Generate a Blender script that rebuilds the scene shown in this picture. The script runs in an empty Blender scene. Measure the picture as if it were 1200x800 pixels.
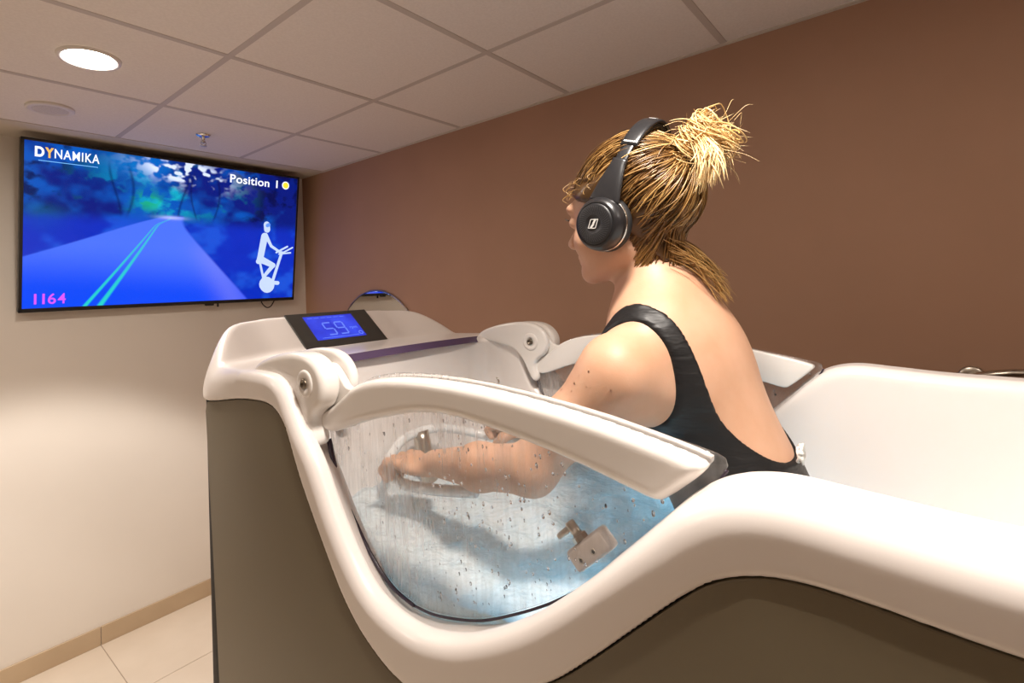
import bpy, bmesh, math, random
import numpy as np
from mathutils import Vector, Matrix
from mathutils.geometry import delaunay_2d_cdt

random.seed(7)
rng = np.random.default_rng(7)
PI = math.pi
sc = bpy.context.scene
COL = sc.collection

# ------------------------------------------------------------------ camera
YA, PT, RO = .8487, .0371, -.044
cp = Vector((-1.9314, -3.0947, 1.652))
fwd = Vector((math.sin(YA)*math.cos(PT), math.cos(YA)*math.cos(PT), math.sin(PT)))
rgt = Vector((math.cos(YA), -math.sin(YA), 0)); upv = rgt.cross(fwd)
r2 = rgt*math.cos(RO)+upv*math.sin(RO); u2 = upv*math.cos(RO)-rgt*math.sin(RO)
camd = bpy.data.cameras.new('camera'); cam = bpy.data.objects.new('camera', camd); COL.objects.link(cam)
m = Matrix((r2, u2, -fwd)).transposed().to_4x4(); m.translation = cp
cam.matrix_world = m
camd.sensor_width = 36; camd.lens = 608.5342/1200*36
camd.shift_x = (600-539.4548)/1200; camd.shift_y = -(400-316.5675)/1200
camd.clip_start = .02
sc.camera = cam

# ------------------------------------------------------------------ view and world
sc.view_settings.view_transform = 'Standard'; sc.view_settings.look = 'None'
sc.view_settings.exposure = 0.42; sc.view_settings.gamma = 1; sc.view_settings.use_curve_mapping = False
w = bpy.data.worlds.new('world'); sc.world = w; w.use_nodes = True
w.node_tree.nodes['Background'].inputs[0].default_value = (1, .86, .74, 1)
w.node_tree.nodes['Background'].inputs[1].default_value = .02
sc.cycles.max_bounces = 10; sc.cycles.transparent_max_bounces = 16
sc.cycles.sample_clamp_indirect = 4
sc.cycles.caustics_reflective = False; sc.cycles.caustics_refractive = False

WARM = (1.0, .92, .84)
CEIL = 2.448
# recessed ceiling lamps: (x, y, watts, spot angle in degrees)
LAMPS = [(-1.467, -1.137, 15, 92), (-1.455, -2.944, 6.8, 96), (-1.455, -4.144, 7, 100),
         (-2.655, -1.144, 5, 92)]

# ------------------------------------------------------------------ helpers
def tag(o, label=None, cat=None, group=None, kind=None):
    if label: o['label'] = label
    if cat: o['category'] = cat
    if group: o['group'] = group
    if kind: o['kind'] = kind
    return o

def empty(name, loc, label=None, cat=None, group=None):
    o = bpy.data.objects.new(name, None); COL.objects.link(o); o.location = loc
    o.empty_display_size = .05
    return tag(o, label, cat, group)

def link(name, me, mat, parent=None, smooth=True):
    """a mesh given in WORLD coordinates becomes one object, under parent when given"""
    o = bpy.data.objects.new(name, me); COL.objects.link(o)
    if mat is not None:
        for mm in (mat if isinstance(mat, (list, tuple)) else [mat]): me.materials.append(mm)
    me.polygons.foreach_set('use_smooth', [smooth]*len(me.polygons))
    if parent is not None:
        bpy.context.view_layer.update()
        o.parent = parent; o.matrix_parent_inverse = parent.matrix_world.inverted()
    return o

def mesh_of(name, verts, faces):
    me = bpy.data.meshes.new(name); me.from_pydata([tuple(v) for v in verts], [], [tuple(f) for f in faces]); me.update()
    return me

def bm_obj(name, bm, mat, parent=None, smooth=True, auto=None):
    bmesh.ops.recalc_face_normals(bm, faces=bm.faces)
    me = bpy.data.meshes.new(name); bm.to_mesh(me); bm.free()
    o = link(name, me, mat, parent, smooth)
    if auto is not None: sharp(o, auto)
    return o

def sharp(o, deg=35):
    me = o.data; bm = bmesh.new(); bm.from_mesh(me)
    for e in bm.edges:
        if len(e.link_faces) == 2 and e.calc_face_angle(0) > math.radians(deg): e.smooth = False
    bm.to_mesh(me); bm.free()

def add_box(bm, c, s, R=None, bev=0, seg=2):
    g = bmesh.ops.create_cube(bm, size=1)
    vs = g['verts']
    for v in vs: v.co = Vector((v.co.x*s[0], v.co.y*s[1], v.co.z*s[2]))
    if bev:
        es = list({e for v in vs for e in v.link_edges})
        r = bmesh.ops.bevel(bm, geom=es+vs, offset=bev, segments=seg, affect='EDGES', profile=.5)
        vs = list({v for f in r['faces'] for v in f.verts} | {v for v in vs if v.is_valid})
    for v in vs:
        v.co = (R @ v.co if R is not None else v.co) + Vector(c)

def stage(bm, k):
    l_ = bm.faces.layers.int.get('stage') or bm.faces.layers.int.new('stage')
    for f in bm.faces:
        if f[l_] == 0: f.material_index = k; f[l_] = 1

def frame_to(d):
    d = Vector(d).normalized(); a = Vector((0, 0, 1)) if abs(d.z) < .9 else Vector((0, 1, 0))
    x = a.cross(d).normalized(); y = d.cross(x)
    return x, y, d

def add_lathe(bm, c, d, prof, n=48, close=True):
    """prof: list of (radius, height along d)"""
    x, y, z = frame_to(d); c = Vector(c); rings = []
    for (r, h) in prof:
        if r < 1e-6: rings.append([bm.verts.new(c+z*h)])
        else: rings.append([bm.verts.new(c+z*h+x*(r*math.cos(2*PI*i/n))+y*(r*math.sin(2*PI*i/n))) for i in range(n)])
    for a, b in zip(rings, rings[1:]):
        if len(a) == 1 and len(b) == 1: continue
        for i in range(n):
            j = (i+1) % n
            if len(a) == 1: bm.faces.new((a[0], b[i], b[j]))
            elif len(b) == 1: bm.faces.new((a[i], a[j], b[0]))
            else: bm.faces.new((a[i], a[j], b[j], b[i]))
    if close:
        if len(rings[0]) > 1: bm.faces.new(rings[0])
        if len(rings[-1]) > 1: bm.faces.new(rings[-1])

def catmull(pts, n=8):
    P = [Vector(p) for p in pts]; out = []
    for i in range(len(P)-1):
        p0 = P[i-1] if i else P[0]*2-P[1]; p1, p2_ = P[i], P[i+1]; p3 = P[i+2] if i+2 < len(P) else P[-1]*2-P[-2]
        for k in range(n):
            t = k/n
            out.append(.5*((2*p1)+(p2_-p0)*t+(2*p0-5*p1+4*p2_-p3)*t*t+(3*p1-p0-3*p2_+p3)*t**3))
    out.append(P[-1]); return out

def add_tube(bm, pts, r, n=12, cap=True):
    pts = [Vector(p) for p in pts]; rr = r if hasattr(r, '__len__') else [r]*len(pts)
    d = (pts[1]-pts[0]).normalized(); x, y, _ = frame_to(d); rings = []
    for i, p in enumerate(pts):
        t = (pts[min(i+1, len(pts)-1)]-pts[max(i-1, 0)]).normalized()
        x = (x-t*x.dot(t)).normalized(); y = t.cross(x)
        rings.append([bm.verts.new(p+x*(rr[i]*math.cos(2*PI*k/n))+y*(rr[i]*math.sin(2*PI*k/n))) for k in range(n)])
    for a, b in zip(rings, rings[1:]):
        for k in range(n): bm.faces.new((a[k], a[(k+1) % n], b[(k+1) % n], b[k]))
    if cap: bm.faces.new(rings[0]); bm.faces.new(rings[-1])

def smooth_poly(pts, closed=False, step=.006, it=2):
    P = np.array(pts, float)
    for _ in range(it):                       # Chaikin
        Q = []
        n = len(P)
        rngi = range(n) if closed else range(n-1)
        if not closed: Q.append(P[0])
        for i in rngi:
            a, b = P[i], P[(i+1) % n]; Q += [a*.75+b*.25, a*.25+b*.75]
        if not closed: Q.append(P[-1])
        P = np.array(Q)
    return P

def resample(P, step, closed=False):
    P = np.array(P, float)
    if closed: P = np.vstack([P, P[:1]])
    s = np.r_[0, np.cumsum(np.linalg.norm(np.diff(P, axis=0), axis=1))]
    n = max(3, int(round(s[-1]/step)))
    t = np.linspace(0, s[-1], n+1)
    if closed: t = t[:-1]
    return np.stack([np.interp(t, s, P[:, k]) for k in range(P.shape[1])], 1)

def slab(name, poly, a0, a1, mat, parent, bev=.003, seg=4, axis='x', bev1=None, tf=None):
    """polygon of (y,z) extruded along x from a0 to a1, both outer edges rounded"""
    P = np.array(poly, float)
    area = .5*np.sum(P[:, 0]*np.roll(P[:, 1], -1)-np.roll(P[:, 0], -1)*P[:, 1])
    if area < 0: P = P[::-1]
    e = np.roll(P, -1, 0)-P; e /= np.linalg.norm(e, axis=1)[:, None]+1e-12
    nrm = np.stack([e[:, 1], -e[:, 0]], 1)
    vn = nrm+np.roll(nrm, 1, 0); vn /= np.linalg.norm(vn, axis=1)[:, None]+1e-12
    rings = []
    s = 1 if a1 > a0 else -1
    bev1 = bev if bev1 is None else bev1
    for k in range(seg+1):
        th = PI/2*k/seg; rings.append((P-vn*bev*(1-math.sin(th)), a0+s*bev*(1-math.cos(th))))
    for k in range(seg+1):
        th = PI/2*(1-k/seg); rings.append((P-vn*bev1*(1-math.sin(th)), a1-s*bev1*(1-math.cos(th))))
    bm = bmesh.new(); R = []
    for (Q, a) in rings:
        R.append([bm.verts.new((a, q[0], q[1]) if tf is None else tf(a, q[0], q[1])) for q in Q])
    n = len(P)
    for A, B in zip(R, R[1:]):
        for i in range(n): bm.faces.new((A[i], A[(i+1) % n], B[(i+1) % n], B[i]))
    for ring, (Q, a) in ((R[0], rings[0]), (R[-1], rings[-1])):      # caps, filled without leaving the outline
        co, ed, fa, ov, oe, of = delaunay_2d_cdt([Vector(q) for q in Q], [], [list(range(n))], 1, 1e-6)
        vm = [ring[ov[i][0]] if ov[i] else bm.verts.new((a, c.x, c.y)) for i, c in enumerate(co)]
        for f in fa:
            try: bm.faces.new([vm[i] for i in f])
            except ValueError: pass
    return bm_obj(name, bm, mat, parent, True, 50)

def text_mesh(name, txt, size, mat, parent, tf, bold=0, ext=.0008, sx=1, align='LEFT', gap=1, fit=None):
    cu = bpy.data.curves.new(name, 'FONT'); cu.body = txt; cu.size = size; cu.extrude = ext; cu.offset = bold
    cu.align_x = align; cu.space_character = gap
    t = bpy.data.objects.new(name, cu); COL.objects.link(t)
    bpy.context.view_layer.update()
    me = bpy.data.meshes.new_from_object(t.evaluated_get(bpy.context.evaluated_depsgraph_get()))
    bpy.data.objects.remove(t)
    if fit:
        xs_ = [v.co.x for v in me.vertices]; x0_ = min(xs_); sx = fit/(max(xs_)-x0_)
        for v in me.vertices: v.co.x -= x0_
    for v in me.vertices: v.co = tf(v.co.x*sx, v.co.y, v.co.z)
    return link(name, me, mat, parent, False)

# ------------------------------------------------------------------ materials
def mat(name, base=(.8, .8, .8), rough=.5, metal=0, spec=.5, emis=None, es=0, coat=0, sss=0, ssr=(1, .3, .15), sheen=0):
    mm = bpy.data.materials.new(name); mm.use_nodes = True; b = mm.node_tree.nodes['Principled BSDF']
    b.inputs['Base Color'].default_value = (*base, 1); b.inputs['Roughness'].default_value = rough
    b.inputs['Metallic'].default_value = metal; b.inputs['Specular IOR Level'].default_value = spec
    b.inputs['Coat Weight'].default_value = coat
    if sss: b.inputs['Subsurface Weight'].default_value = sss; b.inputs['Subsurface Radius'].default_value = ssr; b.inputs['Subsurface Scale'].default_value = .012
    if sheen: b.inputs['Sheen Weight'].default_value = sheen
    if emis is not None: b.inputs['Emission Color'].default_value = (*emis, 1); b.inputs['Emission Strength'].default_value = es
    return mm
def nt(mm): return mm.node_tree, mm.node_tree.nodes['Principled BSDF']
def noise_bump(mm, scale=200, dist=.001, strength=.3, detail=3, stretch=None):
    t, b = nt(mm); n = t.nodes.new('ShaderNodeTexNoise'); n.inputs['Scale'].default_value = scale; n.inputs['Detail'].default_value = detail
    tc = t.nodes.new('ShaderNodeTexCoord'); mp = t.nodes.new('ShaderNodeMapping')
    if stretch: mp.inputs['Scale'].default_value = stretch
    t.links.new(tc.outputs['Object'], mp.inputs[0]); t.links.new(mp.outputs[0], n.inputs['Vector'])
    bp = t.nodes.new('ShaderNodeBump'); bp.inputs['Distance'].default_value = dist; bp.inputs['Strength'].default_value = strength
    t.links.new(n.outputs[0], bp.inputs['Height']); t.links.new(bp.outputs[0], b.inputs['Normal']); return mm
def noise_color(mm, c0, c1, scale=8, detail=4, stretch=None, lo=.35, hi=.65):
    t, b = nt(mm); n = t.nodes.new('ShaderNodeTexNoise'); n.inputs['Scale'].default_value = scale; n.inputs['Detail'].default_value = detail
    tc = t.nodes.new('ShaderNodeTexCoord'); mp = t.nodes.new('ShaderNodeMapping')
    if stretch: mp.inputs['Scale'].default_value = stretch
    t.links.new(tc.outputs['Object'], mp.inputs[0]); t.links.new(mp.outputs[0], n.inputs['Vector'])
    r = t.nodes.new('ShaderNodeValToRGB'); r.color_ramp.elements[0].position = lo; r.color_ramp.elements[1].position = hi
    r.color_ramp.elements[0].color = (*c0, 1); r.color_ramp.elements[1].color = (*c1, 1)
    t.links.new(n.outputs[0], r.inputs[0]); t.links.new(r.outputs[0], b.inputs['Base Color']); return mm
def attr_color(mm, name, emission=0):
    t, b = nt(mm); a = t.nodes.new('ShaderNodeAttribute'); a.attribute_name = name
    if emission:
        t.links.new(a.outputs[0], b.inputs['Emission Color']); b.inputs['Emission Strength'].default_value = emission
    else: t.links.new(a.outputs[0], b.inputs['Base Color'])
    return mm
def lin(*c): return tuple(((x/255)/12.92 if x/255 <= .04045 else ((x/255+.055)/1.055)**2.4) for x in c)

M_brown = noise_bump(noise_color(mat('brown_paint', (.42, .25, .16), .7), (.425, .245, .155), (.450, .260, .166), 3), 350, .0006, .25)
M_cream = noise_bump(noise_color(mat('cream_paint', (.75, .68, .6), .75), (.79, .735, .665), (.815, .76, .69), 2), 350, .0006, .2)
M_greige = noise_bump(mat('greige_paint', (.42, .37, .32), .75), 350, .0006, .2)
M_tile = noise_bump(noise_color(mat('ceiling_tile', (.72, .66, .6), .9), (.76, .70, .65), (.80, .74, .69), 120, 2), 400, .0006, .3)
M_tbar = mat('ceiling_grid', (.53, .47, .43), .6)
M_edge = mat('ceiling_edge', (.62, .55, .47), .6)
M_floor = noise_color(mat('floor_tile', (.7, .6, .48), .35), (.72, .62, .50), (.76, .66, .54), 5)
M_grout = mat('grout', (.42, .34, .26), .9)
M_base = noise_color(mat('baseboard_tile', (.5, .38, .25), .45), (.52, .39, .255), (.56, .425, .28), 6)
M_white = mat('white_acrylic', (.80, .745, .71), .28, spec=.5, coat=.15)
M_white2 = mat('white_plastic', (.82, .78, .74), .25, spec=.5, coat=.15)
M_taupe = noise_bump(mat('taupe_panel', (.155, .126, .078), .45), 900, .0002, .2)
M_black = mat('black_rubber', (.008, .007, .007), .5)
M_seal = mat('dark_seal', (.035, .022, .04), .25)
M_steel = noise_bump(mat('brushed_steel', (.55, .50, .43), .28, 1), 300, .0003, .2)
M_bolt = mat('bolt_steel', (.20, .17, .13), .3, 1)
M_chrome = mat('chrome', (.8, .78, .74), .08, 1)
M_dark = mat('dark_hole', (.01, .01, .01), .6)
M_plastic = mat('black_plastic', (.012, .012, .014), .32, spec=.6)
M_tvframe = mat('tv_frame', (.02, .018, .017), .35)

# ------------------------------------------------------------------ the room
X0, X1, Y0, Y1 = -3.75, 0.0, -5.2, 0.0
def plane_box(name, c, s, m_, kind='structure'):
    bm = bmesh.new(); add_box(bm, c, s); o = bm_obj(name, bm, m_, None, False); return tag(o, kind=kind)
plane_box('wall_back', ((X0+X1)/2, Y1+.05, CEIL/2), (X1-X0+.2, .1, CEIL+.2), M_cream)
plane_box('wall_right', (X1+.05, (Y0+Y1)/2, CEIL/2), (.1, Y1-Y0, CEIL+.2), M_brown)
plane_box('wall_left', (X0-.05, (Y0+Y1)/2, CEIL/2), (.1, Y1-Y0, CEIL+.2), M_greige)
plane_box('wall_front', ((X0+X1)/2, Y0-.05, CEIL/2), (X1-X0+.2, .1, CEIL+.2), M_brown)

# floor: tiles 0.6 m with grout joints
bm = bmesh.new(); gx, gy, T = -1.194, -.495, .6
add_box(bm, ((X0+X1)/2, (Y0+Y1)/2, -.03), (X1-X0, Y1-Y0, .056))
stage(bm, 1)
xs = sorted([X0, X1]+[gx+T*k for k in range(-6, 4) if X0 < gx+T*k < X1])
ys = sorted([Y0, Y1]+[gy-T*k for k in range(-2, 10) if Y0 < gy-T*k < Y1])
for a, b in zip(xs, xs[1:]):
    for c, d in zip(ys, ys[1:]):
        add_box(bm, ((a+b)/2, (c+d)/2, -.003), (b-a-.004, d-c-.004, .006), bev=.0012, seg=1)
stage(bm, 0)
tag(bm_obj('floor', bm, [M_floor, M_grout], None, False), kind='structure')

# ceiling: 0.6 m mineral tiles in a T-bar grid, plaster margin by the back wall
p0, q0, S = -.555, -.844, .251
bm = bmesh.new()
add_box(bm, ((X0+X1)/2, (Y0+Y1)/2, CEIL+.06), (X1-X0+.2, Y1-Y0+.2, .1))
stage(bm, 0)
xs = sorted([X0, X1]+[p0-T*k for k in range(0, 6) if X0 < p0-T*k < X1])
ys = sorted([Y0, -S]+[q0-T*k for k in range(0, 8) if Y0 < q0-T*k])
for a, b in zip(xs, xs[1:]):
    for c, d in zip(ys, ys[1:]):
        add_box(bm, ((a+b)/2, (c+d)/2, CEIL+.006), (b-a-.016, d-c-.016, .012), bev=.002, seg=1)
stage(bm, 0)
for x in xs[1:-1]: add_box(bm, (x, (Y0-S)/2, CEIL+.0045), (.022, -S-Y0, .012), bev=.001, seg=1)
for y in ys[1:-1]: add_box(bm, ((X0+X1)/2, y, CEIL+.0042), (X1-X0, .022, .012), bev=.001, seg=1)
stage(bm, 1)
add_box(bm, ((X0+X1)/2, -S/2, CEIL+.004), (X1-X0, S, .012))
add_box(bm, (-.010, (Y0-S)/2, CEIL+.0025), (.020, -S-Y0, .012))
add_box(bm, ((X0+X1)/2, -S-.01, CEIL+.002), (X1-X0, .020, .010))
stage(bm, 2)
tag(bm_obj('ceiling', bm, [M_tile, M_tbar, M_edge], None, False), kind='structure')

# baseboard tiles
bm = bmesh.new(); xs = sorted([X0]+[gx+T*k for k in range(-5, 3) if X0 < gx+T*k < X1]+[X1])
for a, b in zip(xs, xs[1:]): add_box(bm, ((a+b)/2, -.005, .0435), (b-a-.003, .010, .087), bev=.0012, seg=1)
tag(bm_obj('baseboard_back', bm, M_base, None, False), kind='structure')
bm = bmesh.new(); ys = sorted([Y0]+[gy-T*k for k in range(0, 9) if Y0 < gy-T*k]+[-.011])
for a, b in zip(ys, ys[1:]): add_box(bm, (-.005, (a+b)/2, .0435), (.010, b-a-.003, .087), bev=.0012, seg=1)
tag(bm_obj('baseboard_right', bm, M_base, None, False), kind='structure')

# ------------------------------------------------------------------ ceiling lamps
M_lamp = mat('lamp_glow', (1, 1, 1), .5, emis=(1, .89, .78), es=110)
M_trim = mat('lamp_trim', (.72, .67, .63), .4)
lamp_labels = ['round recessed ceiling lamp glowing white above the television',
               'round recessed ceiling lamp straight above the near rim beside the woman',
               'round recessed ceiling lamp above the foot end of the bath',
               'round recessed ceiling lamp over the floor by the cream wall',
               'round recessed ceiling lamp over the floor left of the bath']
for i, (x, y, W, ang) in enumerate(LAMPS):
    t = empty('ceiling_lamp', (x, y, CEIL), lamp_labels[i], 'ceiling lamp', 'recessed ceiling lamps')
    bm = bmesh.new(); add_lathe(bm, (x, y, CEIL), (0, 0, -1), [(.070, .001), (.072, .006), (.078, .0085), (.086, .007), (.089, .0005)], 64, False)
    bm_obj('trim_ring', bm, M_trim, t)
    bm = bmesh.new(); add_lathe(bm, (x, y, CEIL), (0, 0, -1), [(0, .003), (.0705, .003)], 64, False)
    bm_obj('diffuser', bm, M_lamp, t)
    ld = bpy.data.lights.new('lamp_light', 'SPOT'); ld.energy = W*6; ld.color = WARM
    ld.spot_size = math.radians(ang); ld.spot_blend = .18; ld.shadow_soft_size = .085
    lo = bpy.data.objects.new('lamp_light', ld); COL.objects.link(lo); lo.location = (x, y, CEIL-.055)

# round ceiling loudspeaker
t = empty('ceiling_speaker', (-1.458, -.535, CEIL), 'flat round white loudspeaker grille set in the ceiling tile above the television', 'speaker')
bm = bmesh.new(); add_lathe(bm, (-1.458, -.535, CEIL), (0, 0, -1), [(.080, .0), (.080, .007), (.075, .010), (.060, .0105), (.058, .008)], 64, False)
bm_obj('rim', bm, M_trim, t)
Mg = mat('grille', (.50, .46, .44), .6)
bm = bmesh.new(); add_lathe(bm, (-1.458, -.535, CEIL), (0, 0, -1), [(.059, .008), (.045, .0105), (.02, .012), (0, .0125)], 48, False)
g = bm_obj('grille', bm, Mg, t)
tt, b = nt(Mg); vo = tt.nodes.new('ShaderNodeTexVoronoi'); vo.inputs['Scale'].default_value = 260; tc = tt.nodes.new('ShaderNodeTexCoord')
tt.links.new(tc.outputs['Object'], vo.inputs['Vector']); rp = tt.nodes.new('ShaderNodeValToRGB')
rp.color_ramp.elements[0].color = (.18, .16, .15, 1); rp.color_ramp.elements[1].color = (.62, .57, .54, 1); rp.color_ramp.elements[1].position = .35
tt.links.new(vo.outputs['Distance'], rp.inputs[0]); tt.links.new(rp.outputs[0], b.inputs['Base Color'])

# sprinkler head
t = empty('fire_sprinkler', (-.877, -.559, CEIL), 'small chrome fire sprinkler hanging from the ceiling above the television', 'sprinkler')
c = (-.877, -.559, CEIL)
bm = bmesh.new(); add_lathe(bm, c, (0, 0, -1), [(.033, 0), (.033, .003), (.026, .009), (.012, .012), (.0, .012)], 40); bm_obj('escutcheon', bm, M_chrome, t)
bm = bmesh.new(); add_lathe(bm, c, (0, 0, -1), [(.008, .010), (.008, .028), (.0095, .030), (.0095, .036), (.004, .040)], 20)
for s in (-1, 1): add_tube(bm, catmull([(c[0]+s*.008, c[1], CEIL-.030), (c[0]+s*.013, c[1], CEIL-.040), (c[0]+s*.003, c[1], CEIL-.052)], 5), .0022, 8)
bm_obj('frame', bm, M_chrome, t)
bm = bmesh.new(); add_lathe(bm, c, (0, 0, -1), [(.0, .052), (.016, .053), (.016, .0545), (.0, .0555)], 24); bm_obj('deflector', bm, M_steel, t)

# ------------------------------------------------------------------ television
TW, TH = 1.374, .788
tv_tl = Vector((-1.496, -.165, 2.413))
eu = Vector((1, 0, .0)).normalized(); ev = (Vector((0, .115, -.779))).normalized(); en = ev.cross(eu).normalized()
if en.y > 0: en = -en
def tvp(u, v, d=0): return tv_tl+eu*(u*TW)+ev*(v*TH)+en*d
tv = empty('television', tvp(.5, 1, -.02), 'large flat screen television tilted forward on the cream wall showing a blue forest road', 'television')
R_tv = Matrix((eu, -en, -ev)).transposed()
bm = bmesh.new(); add_box(bm, tvp(.5, .5, -.022), (TW, .040, TH), R_tv, bev=.004, seg=2); bm_obj('cabinet', bm, M_tvframe, tv, True, 40)
bm = bmesh.new()
bz = .0125
for (u_, v_, su, sv) in ((.5, bz/2/TH, TW, bz), (.5, 1-bz*.75/TH, TW, bz*1.5), (bz/2/TW, .5, bz, TH), (1-bz/2/TW, .5, bz, TH)):
    add_box(bm, tvp(u_, v_, -.001), (su, .008, sv), R_tv, bev=.0015, seg=1)
bm_obj('bezel', bm, M_tvframe, tv, False)
# rear bracket down to the wall
bm = bmesh.new(); add_box(bm, (tvp(.5, .5).x, -.030, 1.98), (.5, .058, .30), bev=.004); bm_obj('wall_bracket', bm, M_black, tv, False)
# the picture on the screen, painted as a colour for every small face
nu, nv = 360, 204
U, V = np.meshgrid((np.arange(nu)+.5)/nu, (np.arange(nv)+.5)/nv)
def vnoise(U, V, fx, fy, seed, octv=4):
    r = np.random.default_rng(seed); out = np.zeros_like(U); amp = 1; tot = 0
    for o in range(octv):
        gx_, gy_ = int(fx*2**o)+2, int(fy*2**o)+2; G = r.random((gy_+1, gx_+1))
        x = U*(gx_-1e-6-1); y = V*(gy_-1e-6-1); xi = x.astype(int); yi = y.astype(int); xf = x-xi; yf = y-yi
        xf = xf*xf*(3-2*xf); yf = yf*yf*(3-2*yf)
        out += amp*((G[yi, xi]*(1-xf)+G[yi, xi+1]*xf)*(1-yf)+(G[yi+1, xi]*(1-xf)+G[yi+1, xi+1]*xf)*yf); tot += amp; amp *= .55
    return out/tot
def ss(a, b, x):
    t_ = np.clip((x-a)/(b-a), 0, 1); return t_*t_*(3-2*t_)
n1 = vnoise(U, V, 7, 5, 1); n2 = vnoise(U, V, 16, 12, 2); n3 = vnoise(U, V, 40, 30, 3, 2)
def mixc(A, Bc, w_): return A*(1-w_[..., None])+np.array(Bc)*w_[..., None]
def srgb(*c_): return np.array(lin(*c_))
I = np.ones(U.shape+(3,))*srgb(2, 24, 120)
I = mixc(I, srgb(0, 88, 190), ss(.42, .68, n1)*.8)
I = mixc(I, srgb(0, 6, 62), ss(.52, .70, n2)*.85)
I = mixc(I, srgb(0, 150, 205), ss(.50, .70, n2)*ss(.32, .05, np.hypot((U-.45)/1.3, (V-.22)))*.9)
I = mixc(I, srgb(20, 190, 190), np.exp(-(((U-.44)/.06)**2+((V-.30)/.09)**2))*ss(.35, .6, n2))
I = mixc(I, srgb(30, 170, 60), np.exp(-(((U-.37)/.05)**2+((V-.29)/.07)**2))*ss(.45, .65, n3)*.7)
I = mixc(I, srgb(0, 120, 205), np.exp(-(((U-.30)/.12)**2+((V-.06)/.10)**2))*.7)
sky = ss(.44, .60, .55*n2+.45*n3)*np.exp(-(((U-.50-.6*(V-.06))/.12)**2+((V-.07)/.075)**2))*2.6
I = mixc(I, srgb(215, 225, 255), np.clip(sky, 0, 1))
I = mixc(I, srgb(20, 110, 55), np.exp(-(((U-.05)/.06)**2+((V-.46)/.07)**2))*.75)
# trunks
for (tu, tw) in ((.50, .005), (.545, .004), (.62, .005), (.30, .006), (.26, .005)):
    c_ = tu+.02*np.sin(V*9+tu*40); I = mixc(I, srgb(0, 10, 70), np.exp(-((U-c_)/tw)**2)*ss(.44, .36, V)*ss(.02, .15, V)*.6)
# ground and road
g_ = ss(.39, .50, V+.04*n2)
I = mixc(I, srgb(6, 44, 190), g_*.85)
I = mixc(I, srgb(30, 90, 215), g_*ss(.5, .7, n1)*.6)
vp = .385; k_ = np.clip((V-vp)/(1-vp), 0, 1)
cu_ = .425+.045*np.exp(-k_*14)
le = cu_-.02-k_*.72-.2*k_**2; re = cu_+.03+k_*.32
road = ss(-.012, .006, U-le)*ss(-.012, .006, re-U)*(V > vp+.004)
roadc = mixc(np.ones(U.shape+(3,))*srgb(72, 110, 240), srgb(10, 70, 235), ss(.35, .95, k_*1.05-.25*(U-.35)))
roadc = mixc(roadc, srgb(118, 125, 235), np.exp(-((U-.52-.20*k_)/.07)**2)*ss(.15, .5, k_)*.5)
I = I*(1-road[..., None])+roadc*road[..., None]
lu = .425-.232*k_**1.05+.03*np.exp(-((k_-.03)/.05)**2)
for off, wd in ((-.011, .006), (.017, .0075)):
    ln_ = np.exp(-((U-(lu+off*(.12+k_*1.55)))/(wd*(.22+k_*1.05)))**4)*(k_ > .012)
    I = mixc(I, srgb(40, 215, 185), ln_*(.55+.3*k_))
I = mixc(I, srgb(185, 190, 250), np.exp(-(((U-.455)/.045)**2+((V-.398)/.012)**2))*.8)
I = np.clip(I, 0, 1)
fu0, fu1, fv0, fv1 = bz/TW, 1-bz/TW, bz/TH, 1-bz*1.5/TH
vs = [tvp(fu0+(fu1-fu0)*i/nu, fv0+(fv1-fv0)*j/nv, .0005) for j in range(nv+1) for i in range(nu+1)]
fs = [(j*(nu+1)+i, j*(nu+1)+i+1, (j+1)*(nu+1)+i+1, (j+1)*(nu+1)+i) for j in range(nv) for i in range(nu)]
me = mesh_of('screen', vs, fs)
at_ = me.attributes.new('picture', 'FLOAT_COLOR', 'FACE')
at_.data.foreach_set('color', np.concatenate([I.reshape(-1, 3), np.ones((nu*nv, 1))], 1).ravel())
M_scr = attr_color(mat('screen_picture', (.005, .005, .006), .25, spec=.3), 'picture', .88)
scr = link('screen', me, M_scr, tv, True)
def M_em(n, c_, s=.95): return mat(n, (0, 0, 0), .5, emis=c_, es=s)
M_tw = M_em('picture_white', srgb(238, 240, 255)); M_to = M_em('picture_yellow', srgb(255, 214, 50)); M_tp = M_em('picture_pink', srgb(205, 80, 235)); M_tc = M_em('picture_pale', srgb(120, 190, 255), .8)
M_tor = M_em('picture_orange', srgb(240, 180, 90))
M_fig = M_em('picture_figure', srgb(200, 218, 255), .8)
def tvtf(u_, v_): return lambda x, y, z: tvp(u_, v_, .0015)+eu*x-ev*y+en*z
text_mesh('title_letters', 'D', .060, M_tw, scr, tvtf(.036, .098), .0026, fit=.034)
text_mesh('title_letters', 'Y', .060, M_tor, scr, tvtf(.0625, .098), .0026, fit=.032)
text_mesh('title_letters', 'NAMIKA', .060, M_tw, scr, tvtf(.0880, .098), .0006, fit=.174, gap=1.12)
bm = bmesh.new(); add_box(bm, tvp(.128, .121, .0012), (.165*1.374, .001, .0032), R_tv)
bm_obj('subtitle_line', bm, M_tc, scr, False)
text_mesh('caption_letters', 'Position', .066, M_tw, scr, tvtf(.678, .108), .0008, fit=.240, gap=1.05)
text_mesh('caption_letters', '1', .066, M_tw, scr, tvtf(.886, .108), .0004, fit=.009)
bm = bmesh.new(); add_lathe(bm, tvp(.932, .080, .001), en, [(.024, 0), (.024, .0008)], 32); bm_obj('caption_dot', bm, M_tw, scr, False)
bm = bmesh.new(); add_lathe(bm, tvp(.932, .080, .0022), en, [(.0185, 0), (.0185, .0008)], 32); bm_obj('caption_dot', bm, M_to, scr, False)
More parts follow.
